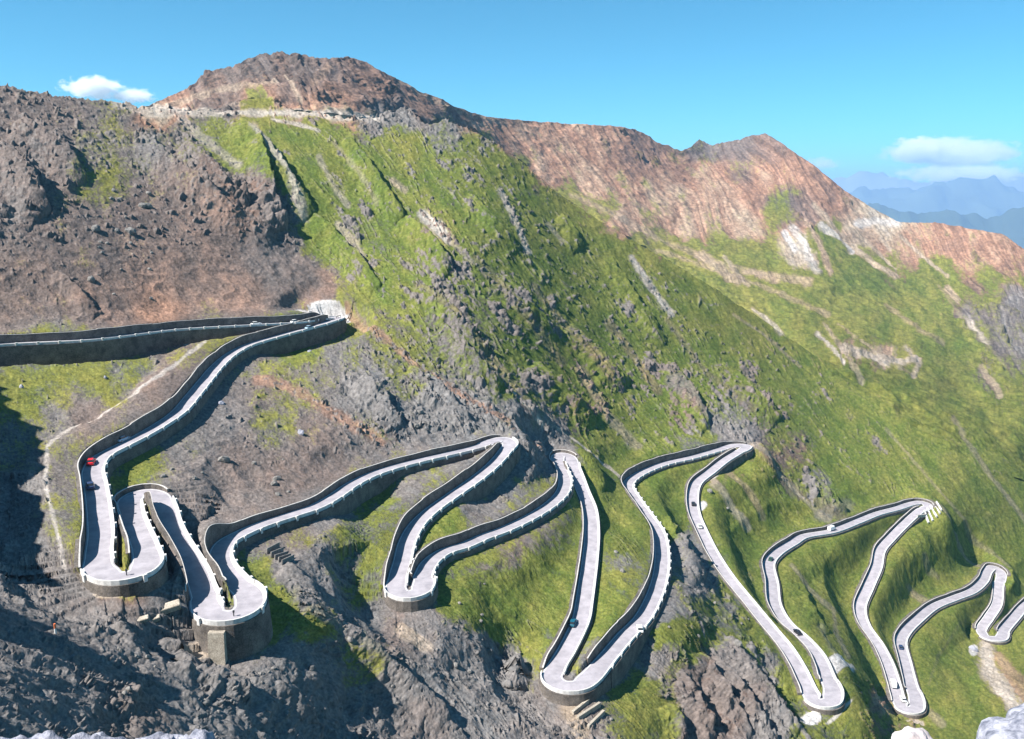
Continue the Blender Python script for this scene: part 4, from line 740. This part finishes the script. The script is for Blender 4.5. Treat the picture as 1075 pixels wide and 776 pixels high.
# pillars and deck beam of hairpin C : the outer wall is set back between them
iC=[i for i in range(len(RP)) if RLAB[i]=='C']
def outer(i,off,z): q=RP[i]-LN[i]*(ER[i]+off); return Vector((q[0],q[1],RP[i,2]+z))
def near_i(a,b,rg=None):
    rr=np.arange(len(RP)) if rg is None else np.array(rg); return int(rr[np.argmin(np.hypot(RPX[rr]-a,RPY[rr]-b))])
def ang_i(px_):   # sample of the bend whose outer edge is seen at photo x
    best=None
    for i in range(iC[0]-10,iC[-1]+10):
        q=outer(i,.5,-1); X,Y=project(np.array([q[:]]))
        if best is None or abs(X[0]-px_)<best[0]: best=(abs(X[0]-px_),i)
    return best[1]
i1_,i2_=ang_i(237),ang_i(263)
org=outer((i1_+i2_)//2,0,-4); w=empty('viaduct_support',org,label='pale stone pillars and deck edge carrying the pillared hairpin at lower left',cat='support')
for k,(pxq,wd_,dp_) in enumerate(((227,3.0,1.3),(262,1.1,1.5))):
    i=ang_i(pxq); bm=bmesh.new(); tl=Vector(TG[i]); nl=Vector(-LN[i]); c0=outer(i,.2,-1.0); c1=outer(i,.2,-11)
    vs_=[]
    for c,ex in ((c0,0),(c1,.9)):
        for a,b in ((-1,0),(1,0),(1,1),(-1,1)): vs_.append(bm.verts.new(c+tl*a*(wd_/2+ex*.15)+nl*(b*(dp_+ex))))
    for f in ((0,3,2,1),(4,5,6,7),(0,1,5,4),(1,2,6,5),(2,3,7,6),(3,0,4,7)): bm.faces.new([vs_[q] for q in f])
    bmesh.ops.recalc_face_normals(bm,faces=bm.faces[:]); bmesh.ops.translate(bm,vec=-org,verts=bm.verts); bmobj('pillar',bm,M_CONC if k else M_BEIGE,w)
# guard rail at the parking area
org=gp(362,325); w=empty('guard_rail',org,label='thin dark railing along the right edge of the white gravel parking area',cat='railing')
pts=[gp(353+19*t,335-20*t)+Vector((0,0,0)) for t in np.linspace(0,1,12)]
bm=bmesh.new()
for p,q in zip(pts[:-1],pts[1:]): bar(bm,p+Vector((0,0,.95)),q+Vector((0,0,.95)),.22,.22)
bmesh.ops.translate(bm,vec=-org,verts=bm.verts); M_RAIL=noisy_mat('weathered_rail',(.07,.05,.04),(.12,.09,.07),3,.7); bmobj('rail',bm,M_RAIL,w)
for p in pts: 
    bm=bmesh.new(); bar(bm,p-Vector((0,0,.3)),p+Vector((0,0,1.2)),.22,.22,up=Vector((0,1,0))); bmesh.ops.translate(bm,vec=-org,verts=bm.verts); bmobj('post',bm,M_RAIL,w)
# marker posts
def marker(a,b,h_,cols,label,road=True):
    p=road_pt(a,b)[0] if road else gp(a,b); e=empty('marker_post',p,label=label,cat='post')
    for k,(c,z0,z1,r) in enumerate(cols):
        bm=bmesh.new(); bmesh.ops.create_cone(bm,cap_ends=True,segments=10,radius1=r,radius2=r,depth=z1-z0); bmesh.ops.translate(bm,vec=(0,0,(z0+z1)/2),verts=bm.verts); bmobj('pole' if k==0 else 'marker_head',bm,c,e)
def road_pt(a,b):
    i=near_i(a,b); r=hray(a,b); p=r*(RP[i,2]/r[2]); return Vector(p),i
M_DARK=noisy_mat('dark_metal',(.02,.02,.025),(.04,.04,.045),4,.5); M_OR=noisy_mat('orange_paint',(.6,.13,.04),(.7,.2,.08),4,.6); M_WH=noisy_mat('white_paint',(.7,.7,.7),(.8,.8,.8),4,.5)
marker(133,604,1.2,[(M_DARK,0,.75,.10),(M_DARK,.8,1.25,.2)],'short dark marker post at the lip of the leftmost hairpin')
marker(245.5,647,1.1,[(M_DARK,0,.8,.10),(M_DARK,.8,1.2,.2)],'short dark marker post at the lip of the pillared hairpin')
marker(57,666,1.6,[(M_WH,0,.9,.16),(M_OR,.9,1.7,.17)],'orange and white pole standing in the rocks at lower left',False)
# ------------------------------------------------------------------ vehicles
def paint(name,c):
    m,nt,b=newmat(name); b.inputs['Base Color'].default_value=(*c,1); b.inputs['Roughness'].default_value=.35; b.inputs['Metallic'].default_value=.1
    n=N(nt,'ShaderNodeTexNoise',Scale=1.5,Detail=3.0); mr=N(nt,'ShaderNodeMapRange'); mr.inputs[3].default_value=.28; mr.inputs[4].default_value=.5; nt.links.new(n.outputs['Fac'],mr.inputs[0]); nt.links.new(mr.outputs[0],b.inputs['Roughness'])
    b.inputs['Coat Weight'].default_value=.5; return m
M_GLASS,_nt,_b=newmat('car_glass'); _b.inputs['Base Color'].default_value=(.02,.025,.03,1); _b.inputs['Roughness'].default_value=.08
M_TYRE=noisy_mat('tyre_rubber',(.015,.015,.015),(.03,.03,.03),9,.9); M_LAMP,_nt,_b=newmat('lamp_glass'); _b.inputs['Base Color'].default_value=(.8,.8,.82,1); _b.inputs['Roughness'].default_value=.15
def loft(secs):
    """secs: list of closed profile rings (same count)"""
    bm=bmesh.new(); rings=[[bm.verts.new(v) for v in s] for s in secs]; n=len(rings[0])
    for a,b in zip(rings[:-1],rings[1:]):
        for k in range(n): bm.faces.new((a[k],a[(k+1)%n],b[(k+1)%n],b[k]))
    bm.faces.new(rings[0][::-1]); bm.faces.new(rings[-1]); bmesh.ops.recalc_face_normals(bm,faces=bm.faces[:]); return bm
def ring(x,w,z0,z1,r=.12):
    return [(x,-w+r*.6,z0),(x,w-r*.6,z0),(x,w,z0+r),(x,w,z1-r),(x,w-r,z1),(x,-w+r,z1),(x,-w,z1-r),(x,-w,z0+r)]
def make_vehicle(name,kind):
    e=empty(name,(0,0,0)); 
    if kind=='car': L,Wd,zb,H=4.2,.87,.86,1.42; cab=[(-1.75,.70,.90,.92),(-1.25,.66,.9,1.40),(.25,.66,.9,1.42),(1.0,.72,.9,.92)]; body=[(-2.1,.74,.35,.80),(-1.95,.84,.25,.92),(-.9,.87,.2,.93),(.9,.87,.2,.92),(1.75,.83,.24,.80),(2.1,.70,.34,.66)]
    else: L,Wd,zb,H=5.2,.97,1.1,2.3; cab=[(1.0,.84,1.1,2.22),(1.5,.82,1.1,2.1),(2.1,.86,1.1,1.2)]; body=[(-2.6,.90,.4,2.2),(-2.5,.97,.3,2.3),(1.1,.97,.3,2.3),(1.55,.93,.3,1.18),(2.35,.9,.3,1.1),(2.6,.8,.4,.95)]
    bmobj('body',loft([ring(*s) for s in body]),None,e,smooth=False)
    bmobj('windows',loft([ring(x,w,a-.05,b,.08) for x,w,a,b in cab]),M_GLASS,e)
    if kind=='car': bmobj('roof',loft([ring(-1.3,.62,1.37,1.44,.03),(ring(-.5,.64,1.39,1.47,.03)),ring(.28,.62,1.37,1.45,.03)]),None,e)
    xs_=(1.3,-1.35) if kind=='car' else (1.7,-1.7)
    for x in xs_:
        for y in (-Wd+.08,Wd-.08):
            bm=bmesh.new(); bmesh.ops.create_cone(bm,cap_ends=True,segments=20,radius1=.32,radius2=.32,depth=.22); bmesh.ops.bevel(bm,geom=[q for q in bm.edges if len(q.link_faces)==2 and abs(q.calc_face_angle(0))>1],offset=.03,segments=2,affect='EDGES')
            wl=bmobj('wheel',bm,M_TYRE,e); wl.location=(x,y,.32); wl.rotation_euler=(math.pi/2,0,0)
            bm=bmesh.new(); bmesh.ops.create_cone(bm,cap_ends=True,segments=12,radius1=.19,radius2=.19,depth=.25); bmobj('rim',bm,M_LAMP,wl)
    for y in (-.58,.58):
        bm=bmesh.new(); bmesh.ops.create_cube(bm,size=1); bmesh.ops.scale(bm,vec=(.12,.3,.14),verts=bm.verts); bmesh.ops.bevel(bm,geom=bm.edges[:],offset=.03,segments=1,affect='EDGES'); hl_=bmobj('headlight',bm,M_LAMP,e); hl_.location=(body[-1][0]-.02,y,.62 if kind=='car' else .8)
    return e
def copy_vehicle(e):
    c=e.copy(); COL.objects.link(c)
    for ch in list(e.children):
        k=ch.copy(); COL.objects.link(k); k.parent=c
        for g in list(ch.children): q=g.copy(); COL.objects.link(q); q.parent=k
    return c
protoV={}
def vehicle(a,b,kind,col,label,head=1,lat_=None,turn=0,scale=1.0,group='vehicles driving on the pass road',free=False):
    nm='car' if kind=='car' else 'van'
    if kind not in protoV: e=make_vehicle(nm,kind); protoV[kind]=e
    else: e=copy_vehicle(protoV[kind])
    for ch in e.children:
        if ch.name.split('.')[0] in ('body','roof'):
            if not ch.data.materials: ch.data.materials.append(None)
            ch.material_slots[0].link='OBJECT'; ch.material_slots[0].material=col
    if free: p=gp(a,b); i=near_i(a,b)
    else: p,i=road_pt(a,b)
    e.location=p+Vector((0,0,.02)); e.rotation_euler=(0,0,math.atan2(TG[i,1],TG[i,0])+(math.pi if head<0 else 0)+turn); e.scale=(scale,)*3
    tag(e,label,'car' if kind=='car' else 'van',group)
RED=paint('red_car_paint',(.75,.02,.03)); NAVY=paint('navy_car_paint',(.03,.05,.12)); WHT=paint('white_car_paint',(.8,.8,.8)); SKYB=paint('pale_blue_car_paint',(.35,.5,.62)); TEAL=paint('teal_car_paint',(.01,.10,.15)); BLK=paint('black_car_paint',(.02,.02,.025)); MAR=paint('maroon_car_paint',(.18,.03,.04)); GRN=paint('dark_green_car_paint',(.03,.09,.06))
vehicle(96,487,'car',RED,'bright red car rounding the bend of the second road at left',-1)
vehicle(95,512,'car',NAVY,'dark blue car just below the red car on the second road',-1)
vehicle(129,463,'car',SKYB,'pale blue car in the wall shadow above the red car',-1)
vehicle(325,345.3,'car',SKYB,'pale blue car at the parapet just below the parking area',-1)
vehicle(269,341.3,'car',WHT,'white car on the topmost road left of the parking area')
vehicle(310,338.9,'car',WHT,'white car on the topmost road close to the parking area')
vehicle(326,328,'car',WHT,'white car parked at the left of the white gravel area',turn=.6,group='vehicles in the gravel parking',free=True)
vehicle(337,323.5,'car',WHT,'white car parked farthest back on the white gravel area',turn=.5,group='vehicles in the gravel parking',free=True)
vehicle(352,329.5,'car',MAR,'dark maroon car parked beside the thin railing',turn=1.4,group='vehicles in the gravel parking',free=True)
vehicle(601.5,655.5,'car',TEAL,'teal car at the wall on the long straight run at bottom centre',-1)
vehicle(671,664.5,'car',WHT,'white car parked in the white lay-by right of bottom centre',turn=.5,free=True)
vehicle(727.8,530,'car',BLK,'black car on the bend of the long curving run right of centre',-1)
vehicle(734.3,553.5,'car',WHT,'white car just below the black car on the long curving run',-1)
vehicle(809,588,'car',GRN,'dark green car at the bend of the green slope road')
vehicle(873,556.5,'van',WHT,'white van on the road across the green slope')
vehicle(837,665,'car',BLK,'black car on the run above the oval gravel patch')
vehicle(945.7,680.5,'car',NAVY,'dark blue car at the bend left on the rightmost green slope',1)
vehicle(937.5,719.5,'van',WHT,'white van above the bottom hairpin with orange rocks',-1)
vehicle(947.8,735,'car',WHT,'white car at the inside of the bottom hairpin with orange rocks',-1)
# ------------------------------------------------------------------ air and clouds
hz=bpy.data.materials.new('haze_air'); hz.use_nodes=True; nt=hz.node_tree; nt.nodes.remove(nt.nodes['Principled BSDF'])
pv=nt.nodes.new('ShaderNodeVolumePrincipled'); pv.inputs['Density'].default_value=HAZE; pv.inputs['Color'].default_value=(.36,.60,1,1); pv.inputs['Anisotropy'].default_value=0
nt.links.new(pv.outputs[0],nt.nodes['Material Output'].inputs['Volume'])
bm=bmesh.new(); bmesh.ops.create_cube(bm,size=1)
for v in bm.verts: v.co=Vector((-29000 if v.co.x<0 else 60500,-300 if v.co.y<0 else 60500,-4600 if v.co.z<0 else 1000))
o=bmobj('haze',bm,hz,kind='stuff')
def cloud_mat(name,center,size,dens,seed,thr):
    m=bpy.data.materials.new(name); m.use_nodes=True; nt=m.node_tree; nt.nodes.remove(nt.nodes['Principled BSDF']); L=nt.links.new
    pv=nt.nodes.new('ShaderNodeVolumePrincipled'); pv.inputs['Color'].default_value=(1,1,1,1); pv.inputs['Anisotropy'].default_value=.2
    tc=nt.nodes.new('ShaderNodeTexCoord'); n=N(nt,'ShaderNodeTexNoise',Scale=1.0,Detail=7.0,Roughness=.66)
    mp=nt.nodes.new('ShaderNodeMapping'); mp.inputs['Scale'].default_value=(size[0]/size[2]*1.1,size[1]/size[2]*1.1,1.7); mp.inputs['Location'].default_value=(seed,seed*.7,seed*.3); L(tc.outputs['Object'],mp.inputs[0]); L(mp.outputs[0],n.inputs['Vector'])
    ln=nt.nodes.new('ShaderNodeVectorMath'); ln.operation='LENGTH'; L(tc.outputs['Object'],ln.inputs[0])
    a=N(nt,'ShaderNodeMath',operation='MULTIPLY_ADD'); L(ln.outputs['Value'],a.inputs[0]); a.inputs[1].default_value=-.5; a.inputs[2].default_value=.5-thr
    b=N(nt,'ShaderNodeMath',operation='ADD'); L(a.outputs[0],b.inputs[0]); L(n.outputs['Fac'],b.inputs[1])
    c=N(nt,'ShaderNodeMapRange'); c.inputs[1].default_value=.5; c.inputs[2].default_value=.66; c.inputs[3].default_value=0; c.inputs[4].default_value=dens; L(b.outputs[0],c.inputs[0]); L(c.outputs[0],pv.inputs['Density'])
    L(pv.outputs[0],nt.nodes['Material Output'].inputs['Volume']); return m
def cloud(a,b,d,wpx,hpx,dens,seed,label,thr=.12):
    c=hray(a,b)*d; sx=wpx/F*d/2; sz=hpx/F*d/2; sy=min(sx,sz*2.2)
    bm=bmesh.new(); bmesh.ops.create_icosphere(bm,subdivisions=4,radius=1)
    o=bmobj('cloud',bm,cloud_mat('cloud_vapour',c,(sx,sy,sz),dens/sz,seed,thr),label=label,cat='cloud',kind='stuff'); o.location=c; o.scale=(sx,sy,sz); return o
cloud(98,92,9500,66,24,3.0,3,'small white cloud behind the left crest')
cloud(140,101,9500,50,16,2.0,9,'low end of the small white cloud')
cloud(1002,162,32000,150,36,2.2,14,'long white cloud above the far blue mountains')
cloud(968,158,31000,74,30,2.6,18,'brightest heap of the long white cloud')
cloud(1010,183,31000,150,22,1.6,22,'thin veil of cloud over the far crests')
cloud(862,172,30000,46,16,.6,31,'faint cloud behind the pointed peak')
# ------------------------------------------------------------------ light, camera
SUN_EL=math.radians(48); sdir=np.array([-.90,-.43]); sdir/=np.linalg.norm(sdir)
S3=Vector((sdir[0]*math.cos(SUN_EL),sdir[1]*math.cos(SUN_EL),math.sin(SUN_EL)))
sl=bpy.data.lights.new('sun','SUN'); sl.energy=5; sl.angle=math.radians(.53); sl.color=(1,.955,.89)
so=bpy.data.objects.new('sun',sl); COL.objects.link(so); so.rotation_euler=S3.to_track_quat('Z','Y').to_euler(); so.location=(-300,0,300)
W=bpy.data.worlds.new('World'); scene.world=W; W.use_nodes=True; nt=W.node_tree; bg=nt.nodes['Background']
sky=nt.nodes.new('ShaderNodeTexSky'); sky.sky_type='NISHITA'; sky.sun_disc=False; sky.sun_elevation=SUN_EL; sky.sun_rotation=math.atan2(S3.x,S3.y)
sky.altitude=2750; sky.air_density=1.0; sky.dust_density=.5; sky.ozone_density=1.6
tint=nt.nodes.new('ShaderNodeMix'); tint.data_type='RGBA'; tint.blend_type='MULTIPLY'; tint.inputs[0].default_value=1; tint.inputs[7].default_value=(.42,1.25,1.32,1)
nt.links.new(sky.outputs[0],tint.inputs[6]); nt.links.new(tint.outputs[2],bg.inputs['Color']); bg.inputs['Strength'].default_value=.051
cd=bpy.data.cameras.new('camera'); cam=bpy.data.objects.new('camera',cd); COL.objects.link(cam); scene.camera=cam
cd.sensor_width=36; cd.lens=36*F/1075.; cd.clip_start=.3; cd.clip_end=120000; cam.rotation_euler=(math.radians(90)-PITCH,0,0)
vs=scene.view_settings; vs.view_transform='Standard'; vs.look='None'; vs.gamma=1; vs.exposure=1.15
scene.cycles.max_bounces=8; scene.cycles.diffuse_bounces=1; scene.cycles.volume_bounces=6
print('scene built',time.time()-T0,len(bpy.data.objects))
